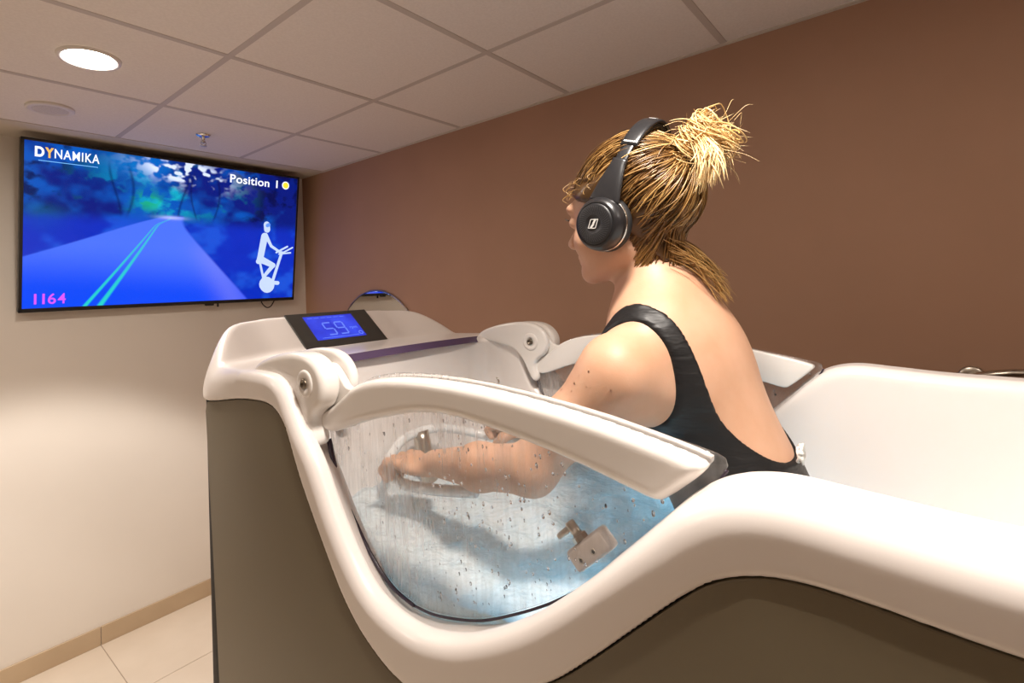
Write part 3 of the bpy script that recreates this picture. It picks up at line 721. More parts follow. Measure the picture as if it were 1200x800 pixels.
def in_poly(y, z, P):
    c = False; n = len(P)
    for i in range(n):
        y0, z0 = P[i]; y1, z1 = P[(i+1) % n]
        if (z0 > z) != (z1 > z) and y < (y1-y0)*(z-z0)/(z1-z0)+y0: c = not c
    return c
def door(s):
    label = 'glass window panel on the near side' if s < 0 else 'glass window panel on the far side'
    pn = slab('window_pane', pane_poly, XM+s*.3245, XM+s*.3305, M_glass, tub, .0012, 2)
    pn['label'] = label
    xa, xb = .3312, .3540; cyz = PolySDF(rail_poly)
    def f_rail(x, y, z):
        X = np.abs(x-XM); return np.maximum(rmax(cyz(y, z), X-xb, .0125), rmax(cyz(y, z), xa-X, .002))
    lo_, hi_ = sorted((XM+s*.325, XM+s*.360)); Vr, Fr = nets(f_rail, (lo_, -2.95, 1.405), (hi_, -2.28, 1.54), .0034)
    link('window_rail', np_mesh('window_rail', Vr, Fr), M_white2, pn)
    inner = resample(smooth_poly([(y, z) for y, z in rail_lo]+[(y, z+(.002 if y < -2.33 else 0)) for y, z in rail_hi], True, it=1), .006, True)
    slab('window_rail', inner, XM+s*.3155, XM+s*.3238, M_white2, pn, .003, 3)
    # knuckle that holds the pane between the hinge cheeks
    kn = smooth_poly([(-2.285, 1.43), (-2.275, 1.50), (-2.29, 1.530), (-2.32, 1.536), (-2.345, 1.515), (-2.365, 1.492), (-2.395, 1.500), (-2.37, 1.465), (-2.34, 1.425), (-2.31, 1.415)], True, it=2)
    slab('window_knuckle', kn, XM+s*.3232, XM+s*.3389, M_white2, pn, .003, 3)
    # dark seal down the console side of the opening
    path = [(XM+s*.334, a-.0015, b2) for a, b2 in zip(gy_[:6], gz_[:6])]
    bm = bmesh.new(); P = catmull(path, 8); add_tube(bm, P, [.0048-.0022*(i/(len(P)-1)) for i in range(len(P))], 8); bm_obj('window_seal', bm, M_seal, pn)
    bm = bmesh.new(); P = catmull([(XM+s*.3325, a, b2-.001) for a, b2 in zip(gy_[5:], gz_[5:])], 8); add_tube(bm, P, .0018, 6); bm_obj('window_seal', bm, M_seal, pn)
    # droplets on the outside of the pane, too many to count
    bm = bmesh.new(); rr = random.Random(3+s)
    for k in range(620):
        y = rr.uniform(-2.93, -2.34); z = rr.uniform(1.2, 1.50)
        if not in_poly(y, z, pane_poly) or in_poly(y, z, rail_poly) or in_poly(y, z-.007, rail_poly) or z < float(PR.z(y))+.004: continue
        if rr.random() > (.35 if y > -2.55 else 1.0): continue
        r = rr.choice([.0008, .001, .0012, .0016, .0021]); L = 1+rr.random()*1.1
        c = Vector((XM+s*.3304, y, z)); n_ = 8; rings = []
        for (q, hgt) in ((1, 0), (.8, .38), (.42, .60)):
            rings.append([bm.verts.new(c+Vector((s*hgt*r, r*q*math.cos(2*PI*i/n_), r*q*L*math.sin(2*PI*i/n_)))) for i in range(n_)])
        tp = bm.verts.new(c+Vector((s*.66*r, 0, 0)))
        for a, b2 in zip(rings, rings[1:]):
            for i in range(n_): bm.faces.new((a[i], a[(i+1) % n_], b2[(i+1) % n_], b2[i]))
        for i in range(n_): bm.faces.new((rings[-1][i], rings[-1][(i+1) % n_], tp))
        bm.faces.new(rings[0])
    d_ = bm_obj('water_droplets', bm, M_drop, pn); d_['kind'] = 'stuff'
    # latch block with two screws and a steel tap-like catch
    A = Vector((XM+s*.316, -2.794, 1.347)); e1 = Vector((0, -.044, .041)).normalized(); e2 = Vector((0, .041, .044)).normalized(); e3 = Vector((s, 0, 0))
    Rl = Matrix((e1, e2, e3)).transposed()
    bm = bmesh.new(); add_box(bm, A, (.062, .026, .018), Rl, bev=.0045, seg=3)
    blk = bm_obj('latch_block', bm, mat('latch_plastic', (.74, .69, .66), .4), pn)
    for q in (-.016, .006):
        bm = bmesh.new(); add_lathe(bm, A+e1*q-e2*.003+e3*.0085, e3, [(.0036, 0), (.0036, .0012), (.0022, .0012), (.0022, .0002), (0, .0002)], 20, False); bm_obj('screw', bm, M_steel, pn)
        bm = bmesh.new(); add_lathe(bm, A+e1*q-e2*.003+e3*.0086, e3, [(0, .0004), (.0023, .0004)], 12, False); bm_obj('screw_socket', bm, M_dark, pn)
    bm = bmesh.new(); C_ = A+e2*.013-e1*.005; add_lathe(bm, C_, e2, [(.0095, 0), (.0095, .006), (.008, .007), (.0, .007)], 6)
    o_ = bm_obj('latch_nut', bm, M_steel, pn, False)
    bm = bmesh.new(); add_lathe(bm, C_, e2, [(.0062, .006), (.0062, .022), (.005, .024), (0, .024)], 24)
    add_box(bm, C_+e2*.0175-e1*.013, (.026, .008, .009), Rl, bev=.003); bm_obj('latch_catch', bm, M_steel, pn)
    return pn
for s in (-1, 1): door(s)

# jet nozzles inside the basin
for (y, z) in ((-2.166, 1.384), (-3.25, 1.33), (-3.45, 1.33)):
    x_ = XM+.3165; bm = bmesh.new(); add_lathe(bm, (x_, y, z), (-1, 0, 0), [(.019, -.004), (.019, .002), (.016, .0045), (.0125, .0035), (.0115, .001)], 40, False)
    j_ = bm_obj('jet_nozzle', bm, M_chrome, tub)
    bm = bmesh.new(); add_lathe(bm, (x_, y, z), (-1, 0, 0), [(.0115, .001), (.006, .0025), (.005, -.001), (0, -.001)], 30, False); bm_obj('nozzle_core', bm, M_steel, j_)

# ------------------------------------------------------------------ whirlpool water
WL = 1.212
def f_water_z(x, y):
    r = np.random.default_rng(5); z = np.zeros_like(x)
    for k in range(26):
        f_ = r.uniform(25, 130); a = r.uniform(0, 2*PI); z += np.sin(f_*(x*math.cos(a)+y*math.sin(a))+r.uniform(0, 6.28))*.055/f_
    return z
gx_ = np.linspace(XM-.324, XM+.324, 150); gy2 = np.linspace(-3.755, -2.118, 380)
XX, YY = np.meshgrid(gx_, gy2, indexing='ij'); ZZ = WL+f_water_z(XX, YY)
n0, n1_ = XX.shape
V_ = np.stack([XX, YY, ZZ], 2).reshape(-1, 3); k0 = len(V_)
idx = np.arange(n0*n1_).reshape(n0, n1_)
Fq = np.stack([idx[:-1, :-1], idx[1:, :-1], idx[1:, 1:], idx[:-1, 1:]], 2).reshape(-1, 4)
Wb = V_.copy(); Wb[:, 2] = WL-.10; Fb = Fq[:, ::-1]+k0
ed = np.concatenate([idx[:, 0], idx[-1, 1:], idx[-2::-1, -1], idx[0, -2:0:-1]])
Fs = np.array([(ed[(i+1) % len(ed)], ed[i], ed[i]+k0, ed[(i+1) % len(ed)]+k0) for i in range(len(ed))])
M_water = mat('foaming_water', (.7, .8, .8), .18, spec=.5)
t_, b_ = nt(M_water)
tc = t_.nodes.new('ShaderNodeTexCoord')
na = t_.nodes.new('ShaderNodeTexNoise'); na.inputs['Scale'].default_value = 16; na.inputs['Detail'].default_value = 6; na.inputs['Roughness'].default_value = .75
t_.links.new(tc.outputs['Object'], na.inputs['Vector'])
rp = t_.nodes.new('ShaderNodeValToRGB'); rp.color_ramp.elements[0].position = .33; rp.color_ramp.elements[1].position = .62
rp.color_ramp.elements[0].color = (.80, .88, .89, 1); rp.color_ramp.elements[1].color = (.93, .94, .93, 1)
t_.links.new(na.outputs[0], rp.inputs[0]); t_.links.new(rp.outputs[0], b_.inputs['Base Color'])
b_.inputs['Subsurface Weight'].default_value = .0
nb_ = t_.nodes.new('ShaderNodeTexNoise'); nb_.inputs['Scale'].default_value = 75; nb_.inputs['Detail'].default_value = 6; t_.links.new(tc.outputs['Object'], nb_.inputs['Vector'])
bp = t_.nodes.new('ShaderNodeBump'); bp.inputs['Distance'].default_value = .014; bp.inputs['Strength'].default_value = .7; t_.links.new(nb_.outputs[0], bp.inputs['Height']); t_.links.new(bp.outputs[0], b_.inputs['Normal'])
tl_ = t_.nodes.new('ShaderNodeBsdfTranslucent'); tl_.inputs[0].default_value = (.62, .86, .93, 1)
mx = t_.nodes.new('ShaderNodeMixShader'); mx.inputs[0].default_value = .22
out_n = t_.nodes['Material Output']; t_.links.new(b_.outputs[0], mx.inputs[1]); t_.links.new(tl_.outputs[0], mx.inputs[2]); t_.links.new(mx.outputs[0], out_n.inputs[0])
wt = link('whirlpool_water', np_mesh('whirlpool_water', np.vstack([V_, Wb]), np.vstack([Fq, Fs])), M_water)
tag(wt, 'foaming pale turquoise whirlpool water filling the white bath', 'water', kind='stuff')

# under-water lamps of the bath: round lenses in the basin wall that shine turquoise
M_uw = mat('underwater_lens', (.1, .4, .5), .2, emis=(.05, .62, 1), es=4)
for (x, y, s) in ((XM-.312, -2.80, 1), (XM+.312, -2.80, -1)):
    bm = bmesh.new(); add_lathe(bm, (x-s*.0, y, 1.05), (s, 0, 0), [(.032, -.004), (.032, .004), (.026, .007)], 32, False); r_ = bm_obj('light_ring', bm, M_chrome, tub)
    bm = bmesh.new(); add_lathe(bm, (x, y, 1.05), (s, 0, 0), [(.026, .006), (.015, .010), (0, .011)], 32, False); bm_obj('light_lens', bm, M_uw, r_)
    ld = bpy.data.lights.new('underwater_light', 'POINT'); ld.energy = 3.2; ld.color = (.05, .62, 1); ld.shadow_soft_size = .02
    lo = bpy.data.objects.new('underwater_light', ld); COL.objects.link(lo); lo.location = (x+s*.05, y, 1.06)

# ------------------------------------------------------------------ aqua bike standing in the basin
bk = empty('aqua_bike', (XM, -2.65, .30), 'clear-handled exercise bike standing in the water under the woman', 'exercise bike')
M_hb = mat('clear_tube', (.78, .80, .80), .08, spec=.7, coat=.6)
hb = [(XM-.135, -2.32, 1.300), (XM-.150, -2.25, 1.302), (XM-.158, -2.17, 1.300)]
bm = bmesh.new()
add_tube(bm, catmull([(XM-.175, -2.50, 1.302), (XM-.178, -2.40, 1.285), (XM-.172, -2.30, 1.276), (XM-.14, -2.23, 1.290), (XM-.07, -2.190, 1.312), (XM, -2.182, 1.318),
                      (XM+.07, -2.190, 1.312), (XM+.14, -2.23, 1.290), (XM+.172, -2.30, 1.276), (XM+.178, -2.40, 1.285), (XM+.175, -2.50, 1.302)], 8), .0105, 16)
bm_obj('handlebar', bm, M_hb, bk)
bm = bmesh.new(); add_tube(bm, catmull([(XM, -2.182, 1.318), (XM, -2.23, 1.15), (XM, -2.36, .80), (XM, -2.45, .42)], 8), .020, 14); bm_obj('front_post', bm, M_steel, bk)
bm = bmesh.new(); add_tube(bm, catmull([(XM, -2.925, 1.05), (XM, -2.85, .8), (XM, -2.75, .42)], 8), .020, 14); bm_obj('seat_post', bm, M_steel, bk)
bm = bmesh.new(); add_tube(bm, [(XM, -2.36, .40), (XM, -2.86, .40)], .022, 14)
bm_obj('base_bar', bm, M_steel, bk)
for y in (-2.36, -2.86):
    bm = bmesh.new(); add_tube(bm, [(XM-.20, y, .320), (XM+.20, y, .320)], .020, 14); add_tube(bm, [(XM, y, .320), (XM, y, .41)], .018, 12); bm_obj('foot_bar', bm, M_steel, bk)
def f_sad(x, y, z):
    X = np.abs(x-XM); t = sst(-2.72, -2.98, y); hw = .022+.065*t
    return smax(np.hypot(np.maximum(X-hw+.02, 0), np.abs(z-1.075+.02*np.cos(X*20))*1.1)-.024, np.abs(y+2.88)-.125, .03)
Vs, Fs_ = nets(f_sad, (XM-.12, -3.03, 1.02), (XM+.12, -2.72, 1.13), .008)
link('saddle', np_mesh('saddle', Vs, Fs_), M_plastic, bk)
bm = bmesh.new(); add_lathe(bm, (XM-.02, -2.58, .62), (1, 0, 0), [(.09, 0), (.09, .04), (0, .04)], 36); bm_obj('flywheel', bm, M_plastic, bk)
for s in (-1, 1):
    bm = bmesh.new(); add_tube(bm, [(XM+s*.03, -2.58, .62), (XM+s*.07, -2.58, .62), (XM+s*.07, -2.58+s*.12, .62+s*.04*-1)], .010, 10); c_ = bm_obj('crank', bm, M_steel, bk)
    bm = bmesh.new(); add_box(bm, (XM+s*.11, -2.58+s*.12, .62-s*.04), (.085, .07, .020), bev=.006); bm_obj('pedal', bm, M_plastic, bk)

# ------------------------------------------------------------------ the woman
def vmul(M3, p): return tuple(np.asarray(M3) @ np.asarray(p))
class Body:
    def __init__(s): s.p = []
    def ell(s, c, r, R=None, k=.02, sub=False):
        c = np.array(c, float); r = np.array(r, float); Rm = np.eye(3) if R is None else np.array(R, float).T   # world -> local
        def f(x, y, z):
            d0, d1, d2 = x-c[0], y-c[1], z-c[2]
            a = (Rm[0, 0]*d0+Rm[0, 1]*d1+Rm[0, 2]*d2)/r[0]; b = (Rm[1, 0]*d0+Rm[1, 1]*d1+Rm[1, 2]*d2)/r[1]; e = (Rm[2, 0]*d0+Rm[2, 1]*d1+Rm[2, 2]*d2)/r[2]
            k0_ = np.sqrt(a*a+b*b+e*e)+1e-9; k1 = np.sqrt((a/r[0])**2+(b/r[1])**2+(e/r[2])**2)+1e-9
            return k0_*(k0_-1)/k1
        R_ = r.max(); s.p.append((f, c-R_, c+R_, k, sub)); return s
    def cap(s, a, b, ra, rb, k=.02, sub=False, sq=None):
        a = np.array(a, float); b = np.array(b, float); e = b-a; L2 = e@e
        def f(x, y, z):
            t = np.clip(((x-a[0])*e[0]+(y-a[1])*e[1]+(z-a[2])*e[2])/L2, 0, 1)
            dx, dy, dz = x-a[0]-t*e[0], y-a[1]-t*e[1], z-a[2]-t*e[2]
            return np.sqrt(dx*dx+dy*dy+dz*dz)-(ra+(rb-ra)*t)
        R_ = max(ra, rb); s.p.append((f, np.minimum(a, b)-R_, np.maximum(a, b)+R_, k, sub)); return s
    def chain(s, pts, rad, k=.02):
        for i in range(len(pts)-1): s.cap(pts[i], pts[i+1], rad[i], rad[i+1], k)
    def __call__(s, x, y, z):
        d = np.full(np.shape(x), .3)
        for f, lo, hi, k, sub in s.p:
            g = f(x, y, z); d = smax(d, -g, k) if sub else smin(d, g, k)
        return d
    def grid(s, ax):
        D = np.full([len(a) for a in ax], .3, np.float32)
        for f, lo, hi, k, sub in s.p:
            pad = .05+k; sl = tuple(slice(int(np.searchsorted(ax[q], lo[q]-pad)), int(np.searchsorted(ax[q], hi[q]+pad))) for q in range(3))
            X, Y, Z = np.meshgrid(ax[0][sl[0]], ax[1][sl[1]], ax[2][sl[2]], indexing='ij', sparse=True)
            g = f(X, Y, Z); D[sl] = smax(D[sl], -g, k) if sub else smin(D[sl], g, k)
        return D
B = Body(); H = Body()        # H: head alone, used again for the hair
PXM = XM
def W_(x, y, z): return (PXM+x, y, z)
TWA = math.radians(-4); TWC = -2.85      # the trunk is turned a little to the right
def Q_(x, y, z):
    c, s = math.cos(TWA), math.sin(TWA); return (PXM+c*x-s*(y-TWC), TWC+s*x+c*(y-TWC), z)
def untwist(x, y):
    c, s = math.cos(TWA), math.sin(TWA); a, b = x-PXM, y-TWC; return PXM+c*a+s*b, TWC-s*a+c*b
def rotx(a): c, s = math.cos(a), math.sin(a); return np.array([[1, 0, 0], [0, c, -s], [0, s, c]])
def rotz(a): c, s = math.cos(a), math.sin(a); return np.array([[c, -s, 0], [s, c, 0], [0, 0, 1]])
# torso: leans forward about 25 degrees
RT = rotz(TWA) @ rotx(math.radians(-24))
B.ell(Q_(0, -2.800, 1.50), (.128, .098, .175), RT, .03)             # rib cage
B.ell(Q_(0, -2.80, 1.545), (.138, .070, .085), RT, .04)             # upper back
for s in (-1, 1):
    B.ell(Q_(s*.070, -2.842, 1.520), (.045, .022, .075), rotx(math.radians(-20)), .04)   # shoulder blades
    B.ell(Q_(s*.068, -2.700, 1.49), (.060, .055, .060), None, .035)      # breasts
B.ell(Q_(0, -2.872, 1.34), (.118, .088, .13), RT, .05)               # waist
B.ell(Q_(0, -2.915, 1.19), (.160, .118, .12), None, .06)             # hips
for s in (-1, 1): B.ell(Q_(s*.085, -2.96, 1.145), (.095, .085, .085), None, .04)
TB = Body(); TB.p = list(B.p)       # the trunk alone, used for the swimsuit
# neck and shoulders
B.cap(Q_(0, -2.785, 1.575), W_(0, -2.748, 1.70), .054, .049, .035)
for s in (-1, 1):
    B.cap(Q_(s*.02, -2.785, 1.628), Q_(s*.135, -2.785, 1.542), .029, .031, .05)      # trapezius
    B.cap(Q_(s*.04, -2.735, 1.560), Q_(s*.155, -2.760, 1.542), .018, .024, .03)      # collar
    SH = (s*.172, -2.776, 1.518); MID = tuple((np.array(Q_(s*.195, -2.705, 1.447))+np.array(W_(s*.195, -2.705, 1.447)))/2); EL = (s*.214, -2.645, 1.380); WR = (s*.168, -2.395, 1.330)
    B.ell(Q_(s*.172, -2.774, 1.516), (.045, .048, .053), None, .035)       # deltoid
    B.cap(Q_(*SH), MID, .046, .040, .03)
    B.cap(MID, W_(*EL), .040, .035, .02)
    B.cap(Q_(s*.130, -2.795, 1.485), Q_(s*.162, -2.74, 1.480), .034, .034, .04)           # armpit fold
    MF = (s*.198, -2.53, 1.357)
    B.cap(W_(*EL), W_(*MF), .037, .036, .02); B.cap(W_(*MF), W_(*WR), .036, .0235, .02)
    # palm over the bar, fingers curled round it, thumb under
    B.ell(W_(s*.165, -2.350, 1.318), (.040, .046, .017), rotz(s*.12), .018)
    for q, (dx, ln) in enumerate(((-.030, .9), (-.010, 1.0), (.011, .96), (.030, .80))):
        bx = s*.165+s*dx*-1
        p_ = [(bx, -2.320, 1.322), (bx, -2.288*1+(-.0), 1.318), (bx, -2.272, 1.300), (bx, -2.282, 1.282)]
        p_ = [p_[0]]+[(a, -2.320+(b_y+2.320)*ln, 1.322+(c-1.322)*ln) for (a, b_y, c) in p_[1:]]
        B.chain([W_(*v) for v in p_], [.0098, .0090, .0085, .0078], .008)
    B.chain([W_(s*.135, -2.365, 1.312), W_(s*.118, -2.338, 1.298), W_(s*.122, -2.315, 1.282)], [.012, .0105, .009], .010)
    # legs under the water
    HP = (s*.088, -2.900, 1.12); KN = (s*.10, -2.50+s*.04, .93-s*.05*-1*.5); AN = (s*.10, -2.60+s*.12, .68-s*.04)
    B.cap(W_(*HP), W_(*KN), .082, .055, .04); B.cap(W_(*KN), W_(s*.10, (KN[1]+AN[1])/2-.01, (KN[2]+AN[2])/2+.03), .053, .052, .02)
    B.cap(W_(s*.10, (KN[1]+AN[1])/2-.01, (KN[2]+AN[2])/2+.03), W_(*AN), .052, .034, .02)
    B.cap(W_(AN[0], AN[1]-.02, AN[2]-.02), W_(AN[0], AN[1]+.13, AN[2]-.028), .030, .022, .02)
# head, in its own frame: origin between the ears
HO = np.array(W_(-.004, -2.725, 1.750)); RH = rotz(math.radians(-3)) @ rotx(math.radians(-6))
def hp(x, y, z): return tuple(HO+RH @ np.array([x, y, z]))
for T_ in (B, H):
    kk = .03
    T_.ell(hp(0, -.020, .048), (.073, .092, .085), RH, kk)
    T_.ell(hp(0, .030, .020), (.062, .058, .075), RH, .03)
    T_.ell(hp(0, .040, -.040), (.050, .052, .047), RH, .03)
B.ell(hp(0, .080, -.074), (.020, .016, .016), RH, .02)        # chin
B.cap(hp(-.045, -.005, -.045), hp(-.022, .070, -.072), .015, .012, .022); B.cap(hp(.045, -.005, -.045), hp(.022, .070, -.072), .015, .012, .022)
B.cap(hp(0, .088, .022), hp(0, .113, -.010), .006, .0085, .010); B.ell(hp(0, .106, -.015), (.014, .010, .008), RH, .008)   # nose
B.ell(hp(0, .084, .045), (.048, .014, .012), RH, .02)         # brow
B.ell(hp(0, .091, -.040), (.020, .008, .0055), RH, .008); B.ell(hp(0, .089, -.050), (.018, .008, .006), RH, .008)      # lips
for s in (-1, 1):
    B.ell(hp(s*.031, .096, .022), (.013, .009, .009), RH, .006, True); B.ell(hp(s*.031, .081, .021), (.013, .013, .011), RH, .005)
    B.ell(hp(s*.038, .056, -.018), (.022, .022, .020), RH, .03)      # cheek
    B.ell(hp(s*.074, -.006, -.002), (.008, .017, .028), RH, .008)    # ear

H.cap(W_(0, -2.785, 1.600), W_(0, -2.748, 1.70), .051, .047, .03)
M_skin = mat('skin', (.70, .43, .29), .5, spec=.45, sss=.12, ssr=(1, .35, .2))
noise_color(M_skin, (.58, .325, .20), (.67, .40, .27), 14, 5, None, .3, .7)
t_, b_ = nt(M_skin); n_ = t_.nodes.new('ShaderNodeTexNoise'); n_.inputs['Scale'].default_value = 420; bp = t_.nodes.new('ShaderNodeBump'); bp.inputs['Distance'].default_value = .0004; bp.inputs['Strength'].default_value = .3
tc = t_.nodes.new('ShaderNodeTexCoord'); t_.links.new(tc.outputs['Object'], n_.inputs['Vector']); t_.links.new(n_.outputs[0], bp.inputs['Height']); t_.links.new(bp.outputs[0], b_.inputs['Normal'])
woman = empty('person', W_(0, -2.92, 1.10), 'woman in a black swimsuit and headphones, hair in a blond bun, cycling in the bath', 'person')
hb_ = .0046
Vb, Fb_ = nets(B, (PXM-.30, -3.09, .55), (PXM+.30, -2.19, 1.94), hb_, grid=B.grid, proj=3)
link('body', np_mesh('body', Vb, Fb_), M_skin, woman)

# swimsuit: a thin skin over the body, cut by the neckline, back scoop and arm holes
def f_suit(x, y, z):
    d = B(x, y, z); tb = TB(x, y, z); x, y = untwist(x, y); X = np.abs(x-PXM)
    # height measured along the leaning torso
    sH = z
    back = sst(-2.76, -2.80, y)                       # 1 on the back, 0 on the chest
    low = sH-1.402                          # below the arm holes everything is cloth
    ai = .111+.002*sst(1.50, 1.60, z)+.008*sst(PXM-.02, PXM+.06, x); wd = .023+.020*sst(1.51, 1.43, z)
    strap = X-(ai+.024)
    cloth = smin(low, strap, .040)
    dz = np.clip(1.555-z, 0, None)/.163; scoop = (((X/ai)**2.4+dz**2.4)**(1/2.4)-1)*ai
    front = np.hypot(X/ai, np.clip(1.530-z, 0, None)/.070)*ai-ai
    sc_ = scoop*back+front*(1-back)
    cloth = smax(cloth, -sc_, .004)
    cloth = np.maximum(cloth, np.where(z < 1.53, tb-.012, -1))
    cloth = np.maximum(cloth, z-1.66)
    legs = 1.085+.35*np.clip(X-.03, 0, 1)-z
    cloth = np.maximum(cloth, legs)
    return rmax(np.maximum(d-.0035, -(d+.006)), cloth, .0035)
M_suit = noise_bump(mat('swimsuit_fabric', (.008, .0075, .008), .48, spec=.4), 26, .006, .5, 2, (1, 1, 3.2))
Vs, Fs_ = nets(f_suit, (PXM-.21, -3.09, 1.03), (PXM+.21, -2.60, 1.67), .0038)
suit = link('swimsuit', np_mesh('swimsuit', Vs, Fs_), M_suit, woman)

def on_body(p, off=0., fn=None, it=6):
    """pull a point onto the skin"""
    fn = fn or B; p = np.array(p, float); e = .002
    for _ in range(it):
        x, y, z = p; d = float(fn(x, y, z)); g = np.array([float(fn(x+e, y, z)-fn(x-e, y, z)), float(fn(x, y+e, z)-fn(x, y-e, z)), float(fn(x, y, z+e)-fn(x, y, z-e))])/(2*e)
        g /= max(np.linalg.norm(g), 1e-6); p = p-g*(d-off)*.9
    return p, g
# raised seams along the strap and the scoop
def seam(pts):
    bm = bmesh.new(); P = [Vector(on_body(q, .0042)[0]) for q in catmull(pts, 6)]; add_tube(bm, P, .0017, 8)
    return bm_obj('seam', bm, M_suit, suit)

# white knotted string at the low back of the suit
M_string = mat('white_string', (.86, .84, .80), .7)
kc, kg = on_body(Q_(0, -2.96, 1.402), .006)
for k in range(5):
    rr = random.Random(40+k); pts = []
    for i in range(9):
        th = 2*PI*i/8+k; pts.append(Vector(kc)+Vector((math.cos(th)*.012*(.6+.5*rr.random()), -abs(math.sin(th*.5+k))*.007-.003, math.sin(th)*.010*(.6+.5*rr.random())+.002*k)))
    bm = bmesh.new(); add_tube(bm, catmull(pts+[pts[0]], 5), .0020, 8); bm_obj('string_knot', bm, M_string, woman)

# water beads on the near upper arm
bm = bmesh.new(); rr = random.Random(11)
for k in range(14):
    p = W_(-.22, -2.735+rr.uniform(-.07, .06), 1.50+rr.uniform(-.03, .045)); q, g = on_body(p, 0)
    r = rr.choice([.0006, .0008, .0011]); M_ = Matrix.Translation(Vector(q)) @ Vector(g).to_track_quat('Z', 'Y').to_matrix().to_4x4() @ Matrix.Diagonal((r, r*1.3, r*.6, 1))
    bmesh.ops.create_uvsphere(bm, u_segments=10, v_segments=6, radius=1, matrix=M_)
d_ = bm_obj('water_beads', bm, M_drop, woman); d_['kind'] = 'stuff'

# ---- hair: a close cap, hundreds of swept locks, a messy bun and loose wisps
def f_cap(x, y, z):
    d = H(x, y, z)-.010
    P = np.stack([np.asarray(x)-HO[0], np.asarray(y)-HO[1], np.asarray(z)-HO[2]]); L = np.tensordot(RH.T, P, axes=(1, 0))
    lx, ly, lz = L
    # hairline: over the forehead, in front of the ears, down to the nape
    line = np.where(ly > .0, .055+.55*np.clip(ly-.0, 0, None), .055+(ly)*1.9)
    hl = np.maximum(np.where(ly > 0, np.clip(.018+.62*ly, None, .075)-lz, -.080-lz+np.clip(ly+.065, 0, None)*1.5), ly-.085)
    d = smax(d, hl, .012)
    w1 = .0022*np.sin(130*lz+60*ly+20*lx)+.002*np.sin(75*lx+95*lz)
    return np.maximum(d-w1*.7, -(H(x, y, z)-.0005))
M_hair = attr_color(mat('hair', (.3, .2, .1), .34, spec=.5), 'tone')
Vh, Fh = nets(f_cap, tuple(HO+np.array([-.11, -.15, -.11])), tuple(HO+np.array([.11, .12, .17])), .0042, proj=2)
me = np_mesh('hair', Vh, Fh)
def tone(v):
    """brown to pale blond"""
    a, b_, c = np.array(lin(52, 32, 14)), np.array(lin(122, 86, 42)), np.array(lin(200, 160, 98)); d_ = np.array(lin(250, 222, 168))
    v = np.clip(v, 0, 3); i = int(min(v, 2.999)); t = v-i; q = [a, b_, c, d_]; return q[i]*(1-t)+q[i+1]*t
me.attributes.new('tone', 'FLOAT_COLOR', 'POINT').data.foreach_set('color', np.tile(np.r_[tone(.25), 1], len(Vh)).astype(np.float32))
hair_o = link('hair', me, M_hair, woman)

def strands(name, S, parent, nsd=5):
    """S: list of (points, radius, tone at root, tone at tip) -> one mesh of fine tapering locks"""
    VV = []; FF = []; CC = []; base = 0
    for pts, r, t0, t1 in S:
        P = np.array(pts, float); n = len(P); T = np.gradient(P, axis=0); T /= np.linalg.norm(T, axis=1)[:, None]+1e-9
        a = np.cross(T[0], [.3, .2, .9]); a /= np.linalg.norm(a)+1e-9; ring = []
        for i in range(n):
            a = a-T[i]*(a@T[i]); a /= np.linalg.norm(a)+1e-9; b_ = np.cross(T[i], a); rr_ = r*(.55+.45*math.sin(PI*min(1, .15+i/n*.95)))*(1 if i < n-1 else .3)
            for k in range(nsd):
                th = 2*PI*k/nsd; VV.append(P[i]+(a*math.cos(th)+b_*math.sin(th))*rr_)
            CC += [np.r_[tone(t0+(t1-t0)*i/(n-1)), 1]]*nsd
        for i in range(n-1):
            for k in range(nsd): FF.append((base+i*nsd+k, base+i*nsd+(k+1) % nsd, base+(i+1)*nsd+(k+1) % nsd, base+(i+1)*nsd+k))
        base += n*nsd
    me = np_mesh(name, np.array(VV), np.array(FF)); me.attributes.new('tone', 'FLOAT_COLOR', 'POINT').data.foreach_set('color', np.array(CC, np.float32).ravel())
    return link(name, me, M_hair, parent)
def cr(pts, n=5): return [tuple(q) for q in catmull(pts, n)]
BUN = np.array(hp(0.0, -.134, .092))
def head_r(d):
    """distance from the head's middle to the skin along unit direction d (local frame)"""
    lo, hi = .04, .16; c = np.array([0, -.015, .030])
    for _ in range(14):
        mi = (lo+hi)/2; p = HO+RH @ (c+d*mi)
        if H(*p) < 0: lo = mi
        else: hi = mi
    return lo, c
rs = np.random.default_rng(12)
S = []
bl = np.array([0, -.112, .062]); bl /= np.linalg.norm(bl)
